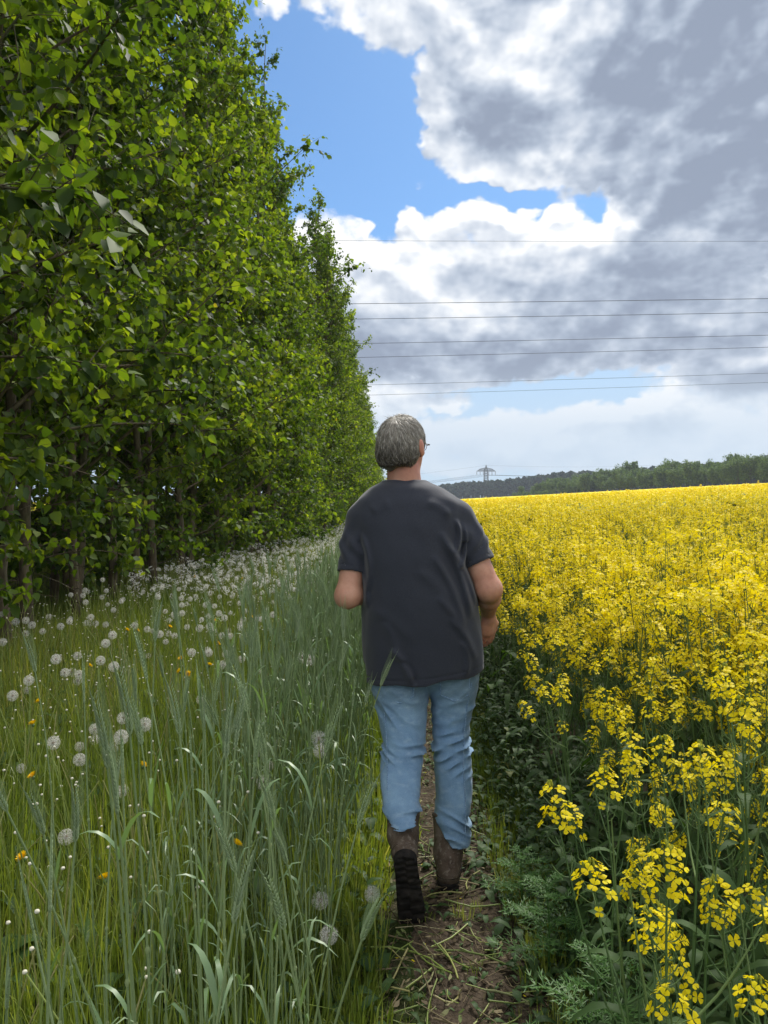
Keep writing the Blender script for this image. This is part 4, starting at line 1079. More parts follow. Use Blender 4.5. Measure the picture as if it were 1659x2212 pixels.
DY = [dyellow(720), dyellow(721)]
m = MB(); V, Q = sphere(.0065, (0, 0, -.004), 8, 6, (1, 1, 1.2)); m.add(V, Q); CALYX = m.mesh('calyx', M_RSTEM)
g = np.random.default_rng(67)
def place_clock(x, y, z, lab, sc=1.0, kind=None, gr='white dandelion clocks in the meadow'):
    gz = float(grav(x, y)); h = z - gz
    t = thing('dandelion_clock', lab, 'dandelion', (x, y, z), g.uniform(0, TAU), gr)
    s = link('stem', DS[int(g.integers(5))], t); s.scale = (1, 1, h + .01)
    c = link('seed_head', CL[kind if kind is not None else int(g.choice(4, p=[.4, .35, .15, .1]))], t); c.scale = (sc,) * 3
    c.rotation_euler = (g.normal(0, .3), g.normal(0, .3), 0); r = link('receptacle', RECEP, t); r.scale = (sc,) * 3
    return t
CLP = [(710, 2020, 43, 'largest round white dandelion clock, lowest in the picture, in front of the path edge'), (804, 1932, 36, 'white dandelion clock close beside the raised left boot'),
       (692, 1945, 40, 'ragged greyish dandelion clock left of the one beside the boot'), (688, 1595, 37, 'tall white dandelion clock standing alone over the dense rye, upper of a touching pair'),
       (692, 1622, 33, 'dandelion clock just under the tall upper one in the rye'), (565, 1622, 28, 'dandelion clock at the top of a cluster of four in the rye'), (568, 1690, 32, 'dandelion clock at the bottom of a cluster of four in the rye'),
       (578, 1655, 28, 'dandelion clock in the middle of a cluster of four in the rye'), (600, 1606, 20, 'small half-bare dandelion clock at the upper right of the cluster in the rye'), (143, 1808, 36, 'big dandelion clock at lower left over a curved pale stem'),
       (115, 1605, 31, 'round dandelion clock above a yellow dandelion at far left'), (172, 1641, 29, 'lower one of two dandelion clocks one above the other at left'), (172, 1613, 23, 'upper, thinner one of two dandelion clocks one above the other at left'),
       (204, 1575, 25, 'upper clock of a small pair left of the biggest cluster'), (205, 1598, 23, 'lower clock of a small pair left of the biggest cluster'), (262, 1592, 33, 'wide dandelion clock under the one beside the pale rye ear'),
       (266, 1551, 28, 'dandelion clock left of the pale upright rye ear'), (313, 1565, 32, 'dandelion clock partly behind the pale upright rye ear'), (245, 1614, 25, 'dandelion clock half bare below the wide one'),
       (264, 1708, 28, 'drooping half-bare dandelion clock among yellow stems'), (46, 1660, 22, 'greyish dandelion clock left of the yellow flower at far left'), (27, 1503, 25, 'dandelion clock at the left border of the picture'),
       (62, 1470, 24, None), (58, 1491, 18, None), (140, 1453, 21, 'left clock of a tight group of four'), (156, 1452, 20, 'upper clock of a tight group of four'), (171, 1457, 21, 'right clock of a tight group of four'), (168, 1470, 21, 'lower clock of a tight group of four'),
       (121, 1424, 24, 'white dandelion clock in front of the dark trunks, furthest left of the bright ones'), (167, 1417, 19, None), (217, 1427, 22, None), (228, 1390, 21, 'dandelion clock low before the trunk foot'), (243, 1372, 20, 'upper dandelion clock right of the trunk foot'), (246, 1440, 24, None),
       (267, 1449, 15, None), (434, 1511, 22, 'single dandelion clock right of the two pale rye ears'), (655, 1420, 29, 'left clock of a pair at the edge of the rye'), (669, 1425, 26, 'right clock of a pair at the edge of the rye'),
       (414, 1410, 20, None), (481, 1436, 20, None), (448, 1405, 17, None), (195, 1347, 13, None), (207, 1347, 14, None), (291, 1351, 16, None), (345, 1370, 18, None), (364, 1369, 15, None), (431, 1357, 18, None), (453, 1353, 18, None), (520, 1349, 16, None), (531, 1372, 14, None), (485, 1335, 16, None), (378, 1325, 15, None), (393, 1325, 15, None), (444, 1307, 14, None), (530, 1320, 13, None), (502, 1288, 12, None), (404, 1355, 14, None), (460, 1360, 14, None), (495, 1362, 12, None), (320, 1417, 14, None), (560, 1452, 12, None)]
for px, py_, dia, lab in CLP:
    d = .055 * F / dia; d = min(max(d, (H - .72) * F / (py_ - HY)), (H - .26) * F / (py_ - HY)); p = P(px, py_, d)
    place_clock(p[0], p[1], p[2], lab or 'round white dandelion clock among others in the meadow grass', dia * d / F / .050, 2 if 'half-bare' in (lab or '') or 'half bare' in (lab or '') or 'ragged' in (lab or '') else None)
n0 = len(CLP); k = 0
while k < 232:
    y = 4.6 * (16 / 4.6) ** (g.uniform() ** .8); xl = row_x(y) + .55; xr = -.62 if y < 14 else -.55
    x = g.uniform(xl, xr)
    if abs(x) > .5 * y: continue
    if y < 6 and g.uniform() < .35: continue
    k += 1
    place_clock(x, y, float(grav(x, y)) + g.uniform(.40, .64), 'round white dandelion clock in the bright drift along the meadow' if y > 7.5 else 'round white dandelion clock among others in the meadow grass', g.uniform(.85, 1.12))
YEL = [(296, 1362), (273, 1362), (464, 1342), (523, 1304), (545, 1335), (470, 1391), (452, 1438), (407, 1457), (389, 1451), (391, 1424), (192, 1439), (86, 1516), (421, 1246), (525, 1250), (366, 1355), (72, 1678), (72, 1565), (51, 1854), (227, 1900), (509, 1826), (308, 1655)]
for q, (px, py_) in enumerate(YEL):
    z = .46 + .1 * ((q * 37) % 10) / 10 - (.12 if py_ > 1600 else 0); d = (H - z) * F / (py_ - HY); p = P(px, py_, d)
    lab = {15: 'yellow dandelion flower at far left below the round clock', 17: 'ragged yellow dandelion flower lowest at far left', 19: 'narrow yellow dandelion flower seen edge-on in the rye', 0: 'bright yellow dandelion flower right before the trunks, right one of two', 7: 'yellow dandelion flower touching a white clock in mid meadow'}.get(q, 'yellow dandelion flower among the white clocks of the meadow')
    t = thing('yellow_dandelion', lab, 'dandelion', tuple(p), g.uniform(0, TAU), 'yellow dandelion flowers in the meadow')
    s = link('stem', DS[q % 5], t); s.scale = (1, 1, z); f = link('petals', DY[q % 2], t); f.rotation_euler = (g.normal(.75, .3), g.normal(0, .3), 0); f.scale = (1.15,) * 3; link('calyx', CALYX, t)
# the rest of the clocks, far along the strip
mb = MB(); V, Q = sphere(.026, nu=7, nv=5); n = 2800
y = 8 * (100 / 8) ** g.uniform(0, 1, n); x = g.uniform(0, 1, n) * (-.55 - (row_x(y) + .5)) + row_x(y) + .5
starV = np.concatenate([g.normal(0, 1, (40, 3))]); starV = norm(starV)
tri = np.stack([starV * .026, starV * .026 + g.normal(0, .006, (40, 3)), starV * .026 + g.normal(0, .006, (40, 3))], 1).reshape(-1, 3)
mb.inst((tri, [(np.arange(120).reshape(-1, 3), 0)]), yaw(g.uniform(0, TAU, n)), np.stack([x, y, grav(x, y) + g.uniform(.38, .62, n)], -1))
o = mb.build('dandelion_clocks', M_FLUFF, None, False); tag(o, 'far drift of white dandelion clocks along the strip', 'dandelions', None, 'stuff')

# ------------------------------------------------------------------ the walking man: distance fields turned into meshes
class Field:
    def __init__(s, lo, hi, h):
        s.h = h; s.lo = np.array(lo, float)
        s.ax = [np.arange(lo[i], hi[i] + h, h).astype(np.float32) for i in range(3)]
        s.F = np.full([len(a) for a in s.ax], 1.0, np.float32)
    def sub(s, lo, hi):
        sl_ = tuple(slice(max(int((lo[i] - s.lo[i]) / s.h), 0), max(int((hi[i] - s.lo[i]) / s.h) + 2, 0)) for i in range(3))
        return sl_, s.ax[0][sl_[0]][:, None, None], s.ax[1][sl_[1]][None, :, None], s.ax[2][sl_[2]][None, None, :]
    def add(s, fn, lo, hi, k=.0):
        sl_, X, Y, Z = s.sub(np.array(lo) - .03 - k, np.array(hi) + .03 + k)
        d = fn(X, Y, Z).astype(np.float32); f = s.F[sl_]
        if k > 0:
            hh = np.clip(.5 + .5 * (f - d) / k, 0, 1); s.F[sl_] = f * (1 - hh) + d * hh - k * hh * (1 - hh)
        else: s.F[sl_] = np.minimum(f, d)
    def cut(s, fn, k=.0):
        X, Y, Z = s.ax[0][:, None, None], s.ax[1][None, :, None], s.ax[2][None, None, :]
        s.F = np.maximum(s.F, fn(X, Y, Z).astype(np.float32))
    def capsule(s, a, b, ra, rb, k=.0, flat=None):
        a, b = np.array(a, float), np.array(b, float); ab = b - a; L2 = (ab ** 2).sum()
        def fn(X, Y, Z):
            t = np.clip(((X - a[0]) * ab[0] + (Y - a[1]) * ab[1] + (Z - a[2]) * ab[2]) / L2, 0, 1)
            return np.sqrt((X - a[0] - ab[0] * t) ** 2 + (Y - a[1] - ab[1] * t) ** 2 + (Z - a[2] - ab[2] * t) ** 2) - (ra + (rb - ra) * t)
        r = max(ra, rb); s.add(fn, np.minimum(a, b) - r, np.maximum(a, b) + r, k)
    def chain(s, pts, rad, k=.01):
        for i in range(len(pts) - 1): s.capsule(pts[i], pts[i + 1], rad[i], rad[i + 1], k)
    def ell(s, c, r, k=.0, R=None):
        c, r = np.array(c, float), np.array(r, float)
        R = np.eye(3) if R is None else R
        def fn(X, Y, Z):
            x, y, z = X - c[0], Y - c[1], Z - c[2]
            q = [x * R[0, i] + y * R[1, i] + z * R[2, i] for i in range(3)]
            k0 = np.sqrt(sum((q[i] / r[i]) ** 2 for i in range(3))); k1 = np.sqrt(sum((q[i] / r[i] ** 2) ** 2 for i in range(3)))
            return k0 * (k0 - 1) / np.maximum(k1, 1e-6)
        m = r.max(); s.add(fn, c - m, c + m, k)
    def loft(s, z, cx, cyy, rx, ry, k=.0, p=2.3, disp=None):
        z, cx, cyy, rx, ry = [np.array(v, float)[np.argsort(z)] for v in (z, cx, cyy, rx, ry)]
        def fn(X, Y, Z):
            zz = Z[0, 0]; I = lambda v: smooth_interp(zz, z, v)[None, None, :]
            a, b = I(rx), I(ry); qx, qy = np.abs(X - I(cx)) / a, np.abs(Y - I(cyy)) / b
            d = ((qx ** p + qy ** p) ** (1 / p) - 1) * np.minimum(a, b)
            over = np.maximum(Z - z[-1], z[0] - Z)
            d = np.where(over > 0, np.sqrt(np.maximum(d, 0) ** 2 + over ** 2) * 1.0 + np.minimum(np.maximum(d, -.02), 0) * 0, d)
            return d if disp is None else d - disp(X, Y, Z)
        s.add(fn, (min(cx - rx), min(cyy - ry), z[0]), (max(cx + rx), max(cyy + ry), z[-1]), k)
    def mesh(s, name, mat, parent=None, relax=2):
        Fd = s.F; S = Fd < 0
        c = [S[i:S.shape[0] - 1 + i, j:S.shape[1] - 1 + j, l:S.shape[2] - 1 + l] for i in (0, 1) for j in (0, 1) for l in (0, 1)]
        allin = c[0].copy(); anyin = c[0].copy()
        for q in c[1:]: allin &= q; anyin |= q
        act = anyin & ~allin; idx = np.argwhere(act); lut = np.full(act.shape, -1, np.int64); lut[tuple(idx.T)] = np.arange(len(idx))
        acc = np.zeros((len(idx), 3)); cnt = np.zeros(len(idx))
        cor = [(i, j, l) for i in (0, 1) for j in (0, 1) for l in (0, 1)]
        for a in range(8):
            for ax in range(3):
                if cor[a][ax] == 1: continue
                bb = list(cor[a]); bb[ax] = 1; pa, pb = idx + cor[a], idx + bb
                fa, fb = Fd[tuple(pa.T)], Fd[tuple(pb.T)]; m_ = (fa < 0) != (fb < 0)
                t = fa[m_] / (fa[m_] - fb[m_]); v = np.array(cor[a], float)[None].repeat(m_.sum(), 0); v[:, ax] = t
                acc[m_] += v; cnt[m_] += 1
        V = (idx + acc / cnt[:, None]) * s.h + np.array([a[0] for a in s.ax])
        Q = []
        for ax in range(3):
            o1, o2 = [(1, 2), (2, 0), (0, 1)][ax]
            n = [slice(None)] * 3; m_ = [slice(None)] * 3; n[ax] = slice(0, -1); m_[ax] = slice(1, None)
            e = np.argwhere(S[tuple(n)] != S[tuple(m_)]); ok = (e[:, o1] > 0) & (e[:, o2] > 0) & (e[:, o1] < act.shape[o1]) & (e[:, o2] < act.shape[o2]) & (e[:, ax] < act.shape[ax])
            e = e[ok]; q = []
            for (u_, w_) in ((1, 1), (0, 1), (0, 0), (1, 0)):
                p_ = e.copy(); p_[:, o1] -= u_; p_[:, o2] -= w_; q.append(lut[tuple(p_.T)])
            q = np.stack(q, 1); inside = S[tuple(e.T)]; q = np.where(inside[:, None], q, q[:, ::-1]); Q.append(q)
        Q = np.concatenate(Q); Q = Q[(Q >= 0).all(1)]
        for _ in range(relax):
            sm = np.zeros_like(V); cn = np.zeros(len(V))
            for a in range(4):
                for b in ((a + 1) % 4,):
                    np.add.at(sm, Q[:, a], V[Q[:, b]]); np.add.at(cn, Q[:, a], 1); np.add.at(sm, Q[:, b], V[Q[:, a]]); np.add.at(cn, Q[:, b], 1)
            V = V * .5 + .5 * sm / np.maximum(cn, 1)[:, None]
        return MB().add(V, Q).build(name, mat, parent)

def smooth_interp(x, xp, fp):
    """cubic through the points"""
    xp, fp = np.asarray(xp, float), np.asarray(fp, float); m_ = np.gradient(fp, xp); i = np.clip(np.searchsorted(xp, x) - 1, 0, len(xp) - 2)
    h_ = xp[i + 1] - xp[i]; t = np.clip((x - xp[i]) / h_, 0, 1); t2, t3 = t * t, t * t * t
    return (2 * t3 - 3 * t2 + 1) * fp[i] + (t3 - 2 * t2 + t) * h_ * m_[i] + (-2 * t3 + 3 * t2) * fp[i + 1] + (t3 - t2) * h_ * m_[i + 1]

def skin(k):
    tc = k.n.new('ShaderNodeTexCoord'); p = tc.outputs['Object']; n = k.noise(p, 14, 4, .6); n2 = k.noise(p, 160, 3, .6)
    c = k.ramp(n, [(.3, (.40, .185, .125)), (.5, (.50, .255, .175)), (.7, (.56, .31, .22))])
    z = k.xyz(p)[2]
    c = k.mix(k.m('MULTIPLY', k.mr(z, 1.52, 1.60), .55), c, (.50, .18, .12, 1))
    c = k.mix(k.mr(n2, .52, .8, 0, .45), c, (.38, .18, .125, 1))
    return principled(k, c, .5, .4, n2, .25, .002, Subsurface_Weight=.08)
M_SKIN = material('skin', skin)
def cotton(k):
    tc = k.n.new('ShaderNodeTexCoord'); p = tc.outputs['Object']; n = k.noise(p, 5, 4, .6); n2 = k.noise(p, 420, 2, .5)
    c = k.ramp(n, [(.3, (.0165, .0195, .031)), (.7, (.025, .029, .044))])
    c = k.mix(k.mr(n2, .35, .7), c, (.033, .038, .054, 1))
    return principled(k, c, .82, .3, k.m('ADD', k.m('MULTIPLY', n2, .3), k.noise(p, 38, 3, .5)), .25, .003, Sheen_Weight=.25, Sheen_Roughness=.5)
M_SHIRT = material('shirt_cotton', cotton)
def denim(k):
    tc = k.n.new('ShaderNodeTexCoord'); p = tc.outputs['Object']; n = k.noise(p, 7, 4, .6); z = k.xyz(p)[2]
    w1 = k.noise(k.v('MULTIPLY', p, (900, 900, 90)), 1.0, 2, .6); w2 = k.noise(p, 320, 2, .7)
    c = k.ramp(k.m('ADD', k.m('MULTIPLY', n, .7), k.m('MULTIPLY', w2, .3)), [(.32, (.11, .205, .345)), (.5, (.17, .295, .455)), (.68, (.25, .40, .56))])
    c = k.mix(k.m('MULTIPLY', k.mr(z, .58, .82), .55), c, (.12, .165, .19, 1))        # greyer and darker towards the seat
    c = k.mix(k.mr(k.noise(k.v('MULTIPLY', p, (1, 1, 1.8)), 30, 4, .6), .48, .72, 0, .45), k.mix(k.mr(w1, .45, .7, 0, .4), c, (.28, .38, .50, 1)), (.32, .44, .57, 1))
    return principled(k, c, .85, .2, w2, .3, .002, Sheen_Weight=.15)
M_DENIM = material('denim', denim)
M_SEAM = material('denim_seam', lambda k: principled(k, k.ramp(k.noise(k.n.new('ShaderNodeTexCoord').outputs['Object'], 300, 2), [(.4, (.12, .22, .36)), (.6, (.30, .42, .58))]), .85, .2))
def leather(k):
    tc = k.n.new('ShaderNodeTexCoord'); p = tc.outputs['Object']; n = k.noise(p, 12, 5, .65); n2 = k.noise(p, 70, 4, .65)
    c = k.ramp(n, [(.3, (.050, .034, .025)), (.5, (.10, .073, .055)), (.68, (.175, .14, .115))])
    c = k.mix(k.mr(n2, .5, .72), c, (.21, .18, .15, 1))
    return principled(k, c, .75, .25, n2, .5, .004)
M_LEATHER = material('boot_leather', leather)
M_SOLE = material('boot_sole', lambda k: principled(k, k.ramp(k.noise(k.n.new('ShaderNodeTexCoord').outputs['Object'], 40, 4), [(.4, (.010, .009, .009)), (.75, (.035, .030, .026))]), .85, .2))
def hairm(k):
    tc = k.n.new('ShaderNodeTexCoord'); p = tc.outputs['Object']; gm = k.n.new('ShaderNodeNewGeometry')
    r = gm.outputs['Random Per Island']; z = k.xyz(p)[2]; n = k.noise(p, 22, 4, .6)
    c = k.ramp(r, [(0, (.20, .175, .145)), (.35, (.32, .29, .25)), (.75, (.46, .43, .375)), (1, (.64, .61, .55))])
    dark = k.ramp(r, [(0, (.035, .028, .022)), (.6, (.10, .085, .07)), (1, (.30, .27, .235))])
    nn = k.noise(k.v('MULTIPLY', p, (1, 1, .35)), 130, 3, .6)
    c = k.mix(k.mr(nn, .42, .66, 0, .45), c, (.12, .105, .088, 1))
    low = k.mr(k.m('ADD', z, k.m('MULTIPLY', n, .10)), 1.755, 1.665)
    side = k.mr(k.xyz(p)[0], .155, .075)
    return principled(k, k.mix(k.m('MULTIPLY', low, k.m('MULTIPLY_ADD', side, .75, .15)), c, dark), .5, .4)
M_HAIR = material('grey_hair', hairm)
M_GLASS = material('spectacle_lens', lambda k: principled(k, (.9, .9, .9), .02, .5, Transmission_Weight=1.0, IOR=1.2))
M_WIRE = material('spectacle_frame', lambda k: principled(k, (.16, .11, .07), .35, .6, Metallic=.7))
M_EYE = material('eyeball', lambda k: principled(k, (.75, .72, .68), .2, .5))
M_IRIS = material('iris', lambda k: principled(k, (.03, .05, .06), .2, .5))

man = thing('person', 'grey-haired man in dark t-shirt, light blue jeans and brown boots walking away on the path', 'person', (.15, 3.0, 0))
man.location = (0, 0, 0)
def px(x, d): return (x - CX) / F * d
def pz(y, d): return H + (HY - y) / F * d

# --- body: head, neck, arms and hands, with trunk and legs carrying on inside the clothes
B = Field((-.28, 2.45, .05), (.56, 3.36, 1.82), .0042)
hc = np.array([px(870, 3.03), 3.03, 1.669])            # middle of the skull
ta = math.radians(-27)                                  # head turned to the right
Rh = np.array([[math.cos(ta), -math.sin(ta), 0], [math.sin(ta), math.cos(ta), 0], [0, 0, 1]])   # columns: right, forward, up
def hp(r, f, u): return hc + Rh @ np.array([r, f, u])
B.ell(hp(0, -.005, .012), (.076, .096, .094), 0, Rh); B.ell(hp(0, .035, -.045), (.060, .066, .080), .03, Rh)
B.ell(hp(0, .072, -.100), (.028, .026, .022), .025, Rh); B.capsule(hp(0, .092, .018), hp(0, .112, -.028), .010, .015, .012)
B.ell(hp(0, .090, .034), (.050, .014, .012), .012, Rh); B.ell(hp(0, .098, -.062), (.024, .010, .006), .006, Rh); B.ell(hp(0, .096, -.072), (.021, .010, .006), .006, Rh)
for s in (-1, 1):
    B.ell(hp(s * .040, .078, -.020), (.020, .016, .015), .012, Rh); B.ell(hp(s * .031, .083, .012), (.015, .010, .007), .004, Rh)
    Re = Rh @ np.array([[1, 0, 0], [0, .97, -.24], [0, .24, .97]])
    e = hp(s * .082, -.014, -.012); B.ell(e, (.010, .019, .034), .005, Re); B.ell(e + Rh @ np.array([s * .009, -.010, .004]), (.0075, .022, .036), .003, Re)
nb = np.array([px(874, 3.02), 3.03, 1.50])
B.capsule(hc + [0, .0, -.05], nb, .062, .069, .02); B.capsule(hc + [.002, -.028, -.085], nb + [0, -.02, 0], .050, .060, .02)
sh_l, sh_r = np.array([px(782, 3.0), 3.0, 1.375]), np.array([px(990, 3.0), 3.0, 1.385])
B.loft([.80, .95, 1.1, 1.25, 1.38, 1.46, 1.50], [.13] * 5 + [.11, .09], [3.02] * 7, [.16, .165, .17, .175, .17, .11, .07], [.10, .11, .115, .11, .095, .08, .06], .03)
el_l = np.array([px(751, 2.94), 2.93, 1.095]); el_r = np.array([px(1056, 2.95), 2.95, 1.118])
wr_l = np.array([.005, 3.13, 1.10]); wr_r = np.array([px(1055, 3.14), 3.14, 1.000])
def arm(sh, el, wr, f):
    B.capsule(sh, sh + (el - sh) * .45, .052, .050, .02); B.capsule(sh + (el - sh) * .4, el, .049 * f, .044 * f, .03); B.ell(el + [0, -.004, -.004], (.043 * f, .043, .042), .02)
    mid = el + (wr - el) * .35; B.capsule(el, mid, .044 * f, .045 * f, .02); B.capsule(mid, wr, .044 * f, .029, .015)
arm(sh_l, el_l, wr_l, 1.02); arm(sh_r, el_r, wr_r, 1.06)
def hand(wr, dirv, palm_n, thumb_side, curl):
    d = norm(np.array(dirv, float)); n = norm(np.array(palm_n, float)); s = norm(np.cross(n, d)) * thumb_side
    R_ = np.stack([s, d, n], 1); pc = wr + d * .050
    B.capsule(wr, wr + d * .02, .027, .027, .01)
    B.ell(pc, (.040, .050, .0165), .014, R_); B.capsule(wr + d * .015 + s * .02, wr + d * .05 + s * .034, .014, .012, .012)
    for q, (off, L, r) in enumerate([(.029, .070, .0092), (.010, .078, .0096), (-.010, .073, .0092), (-.028, .058, .0082)]):
        a = wr + d * (.086 - .006 * abs(q - 1)) + s * off; ang = curl * (.8 + .12 * q); pts = [a]
        dd = d; 
        for j, f_ in enumerate((.44, .31, .25)):
            ang_ = ang * (.55 + .5 * j) ; dd = d * math.cos(ang * (.5 + .55 * j)) + n * math.sin(ang * (.5 + .55 * j)); pts.append(pts[-1] + dd * L * f_)
        B.capsule(wr + d * .05 + s * off * .8, a, r * 1.15, r * 1.1, .010); B.chain(pts, [r * 1.08, r, r * .94, r * .82], .003)
    t0 = wr + d * .022 + s * .024; t1 = t0 + d * .030 + s * .026 + n * .010; t2 = t1 + d * .030 + s * .006 + n * .012; t3 = t2 + d * .024 - s * .002 + n * .008
    B.chain([t0, t1, t2, t3], [.014, .0125, .011, .009], .006)
hand(wr_r + [0, .004, -.008], (.02, .20, -.98), (-.55, .80, .15), -1, .62)
hand(wr_l + [.01, .02, 0], (.75, .62, .05), (.1, -.1, -1.0), -1, .9)
hipc = np.array([px(918, 3.01), 3.02, .86])
kn_l, kn_r = np.array([px(868, 2.93), 2.95, .505]), np.array([px(978, 2.99), 3.0, .50])
an_l, an_r = np.array([px(870, 2.66), 2.66, .30]), np.array([px(972, 2.92), 2.93, .12])
for s, kn, an in ((-1, kn_l, an_l), (1, kn_r, an_r)):
    hj = hipc + [s * .085, 0, -.02]; B.capsule(hj, kn, .070, .048, .03); B.capsule(kn, an, .046, .034, .02)
B.ell(hipc, (.15, .10, .10), .03)
body = B.mesh('body', M_SKIN, man)
for s in (-1, 1):
    m = MB(); m.add(*sphere(.0115, hp(s * .031, .0805, .010), 10, 8)); e = m.build('eye', M_EYE, man)
    m = MB(); m.add(*sphere(.0055, hp(s * .031, .0885, .010), 8, 6)); m.build('iris', M_IRIS, e)

# --- t-shirt
def folds(X, Y, Z, L):
    """cloth folds on the back: each a ridge along a line given in (x, z)"""
    o = 0
    for (x0, z0, x1, z1, amp, wd) in L:
        dx, dz = x1 - x0, z1 - z0; L2 = dx * dx + dz * dz
        t = ((X - x0) * dx + (Z - z0) * dz) / L2; tc_ = np.clip(t, 0, 1)
        bow = .015 * np.sin(tc_ * math.pi)
        d = np.sqrt((X - x0 - dx * tc_ - bow) ** 2 + (Z - z0 - dz * tc_) ** 2)
        o = o + amp * np.exp(-(d / wd) ** 2) * np.clip(1.2 - np.abs(2 * t - 1) ** 3, 0, 1)
    return o
rows = [(1470, 789, 1043, 3.00), (1437, 786, 1046, 3.00), (1396, 783, 1044, 3.00), (1341, 782, 1038, 2.99), (1298, 780, 1031, 2.99), (1238, 778, 1014, 2.98), (1208, 777, 1003, 2.98),
        (1160, 770, 1000, 2.98), (1129, 763, 1000, 2.98), (1104, 762, 1003, 2.99), (1080, 772, 994, 3.0), (1066, 785, 975, 3.01), (1052, 804, 952, 3.02), (1042, 822, 928, 3.03), (1034, 830, 917, 3.03)]
zz = [pz(r[0], r[3]) for r in rows]; cx_ = [px((r[1] + r[2]) / 2, r[3]) for r in rows]; rx_ = [(r[2] - r[1]) / 2 / F * r[3] for r in rows]
ry_ = [.158, .160, .165, .168, .170, .165, .160, .150, .142, .134, .122, .110, .095, .080, .070]
cy_ = [3.02, 3.02, 3.02, 3.015, 3.01, 3.005, 3.0, 3.0, 3.0, 3.005, 3.01, 3.015, 3.02, 3.028, 3.03]
FO = [(.215, 1.335, .330, 1.02, .0075, .014), (.245, 1.29, .352, 1.06, .006, .011), (.185, 1.25, .30, .99, .005, .013), (.305, 1.37, .29, 1.20, .008, .011), (.275, 1.385, .27, 1.26, .006, .010),
      (.20, 1.10, .33, .90, .0045, .015), (.24, 1.02, .345, .86, .004, .012), (.03, .90, .10, .775, .007, .013), (.065, .86, .12, .77, -.005, .010), (.00, 1.0, .04, .86, .003, .02), (.29, .93, .31, .80, .004, .012),
      (-.085, 1.33, -.06, 1.12, .005, .011), (-.10, 1.22, -.07, 1.05, .004, .012), (-.05, 1.42, .02, 1.455, .003, .02), (.16, 1.45, .25, 1.40, .004, .016), (.12, 1.20, .24, 1.08, .0025, .02), (-.05, 1.05, .12, .93, .0025, .025)]
rn = np.random.default_rng(9); WV = [(rn.normal(0, 9, 3), rn.uniform(0, 6)) for _ in range(14)]
def wob(X, Y, Z, f=1.0): return sum(np.sin(X * w[0] * f + Y * w[1] * f + Z * w[2] * f * .6 + p_) for w, p_ in WV) / 14
S = Field((-.26, 2.76, .66), (.50, 3.28, 1.62), .0045)
S.loft(zz, cx_, cy_, rx_, ry_, 0, 2.4, lambda X, Y, Z: 2.5 * folds(X, Y, Z, FO) * (Y < 3.02) + .006 * wob(X, Y, Z, 2.2) + .003 * wob(X, Y, Z, 6))
def smax(a, b, k):
    q = np.clip(.5 - .5 * (a - b) / k, 0, 1); return a * (1 - q) + b * q + k * q * (1 - q)
SX, SY, SZ = S.ax[0][:, None, None], S.ax[1][None, :, None], S.ax[2][None, None, :]
def sleeve(sh, el, out, ln, rad, tilt, sgn, sq):
    """a short sleeve: tapered tube round the upper arm, creased, cut at the cuff and hollow there"""
    e = sh + norm(el - sh) * ln + out; T = Field((-.26, 2.76, .66), (.50, 3.28, 1.62), .0045)
    T.chain([sh + [0, 0, .006], sh * .5 + e * .5, e], rad, .03)
    d = norm(e - sh)
    t = (SX - e[0]) * d[0] + (SY - e[1]) * d[1] + (SZ - e[2]) * d[2]
    T.F += (.0042 * np.sin(t * 88 + SX * 70 * sgn + 2 * np.sin(SY * 30)) * np.exp(-((t + .075) / .05) ** 2) + .0035 * np.sin(t * 60 - SX * 120 * sgn) * np.exp(-((t + .13) / .05) ** 2)).astype(np.float32)
    # pinched hem band
    T.F += (.0016 * np.exp(-((t + .020) / .003) ** 2)).astype(np.float32)
    dd = norm(d + tilt); tt = (SX - e[0]) * dd[0] + (SY - e[1]) * dd[1] + (SZ - e[2]) * dd[2]
    T.F = np.maximum(T.F, tt.astype(np.float32))
    q = np.clip(t, -.05, .1); ax_ = [e[i] + d[i] * q for i in range(3)]
    inner = np.sqrt((SX - ax_[0]) ** 2 + (SY - ax_[1]) ** 2 + (SZ - ax_[2]) ** 2) - (rad[2] - .008)
    T.F = np.maximum(T.F, np.where(t > -.06, -inner, -1).astype(np.float32))
    k = .022; hh = np.clip(.5 + .5 * (S.F - T.F) / k, 0, 1)
    blend = np.where(SZ > 1.30, 1, .35)
    S.F = np.where(blend == 1, S.F * (1 - hh) + T.F * hh - k * hh * (1 - hh), np.minimum(S.F, T.F)).astype(np.float32)
    return e, d
eL, dL = sleeve(sh_l, el_l, np.array([.0, 0, 0]), .205, [.064, .060, .058], np.array([.06, 0, 0]), -1, 0)
eR, dR = sleeve(sh_r, el_r, np.array([.006, 0, 0]), .190, [.064, .062, .064], np.array([-.05, 0, .12]), 1, 0)
def carve(a, b, ra, rb):
    a, b = np.array(a), np.array(b); ab = b - a; L2 = (ab ** 2).sum()
    def fn(X, Y, Z):
        t = np.clip(((X - a[0]) * ab[0] + (Y - a[1]) * ab[1] + (Z - a[2]) * ab[2]) / L2, 0, 1)
        return -(np.sqrt((X - a[0] - ab[0] * t) ** 2 + (Y - a[1] - ab[1] * t) ** 2 + (Z - a[2] - ab[2] * t) ** 2) - (ra + (rb - ra) * t))
    S.cut(fn)
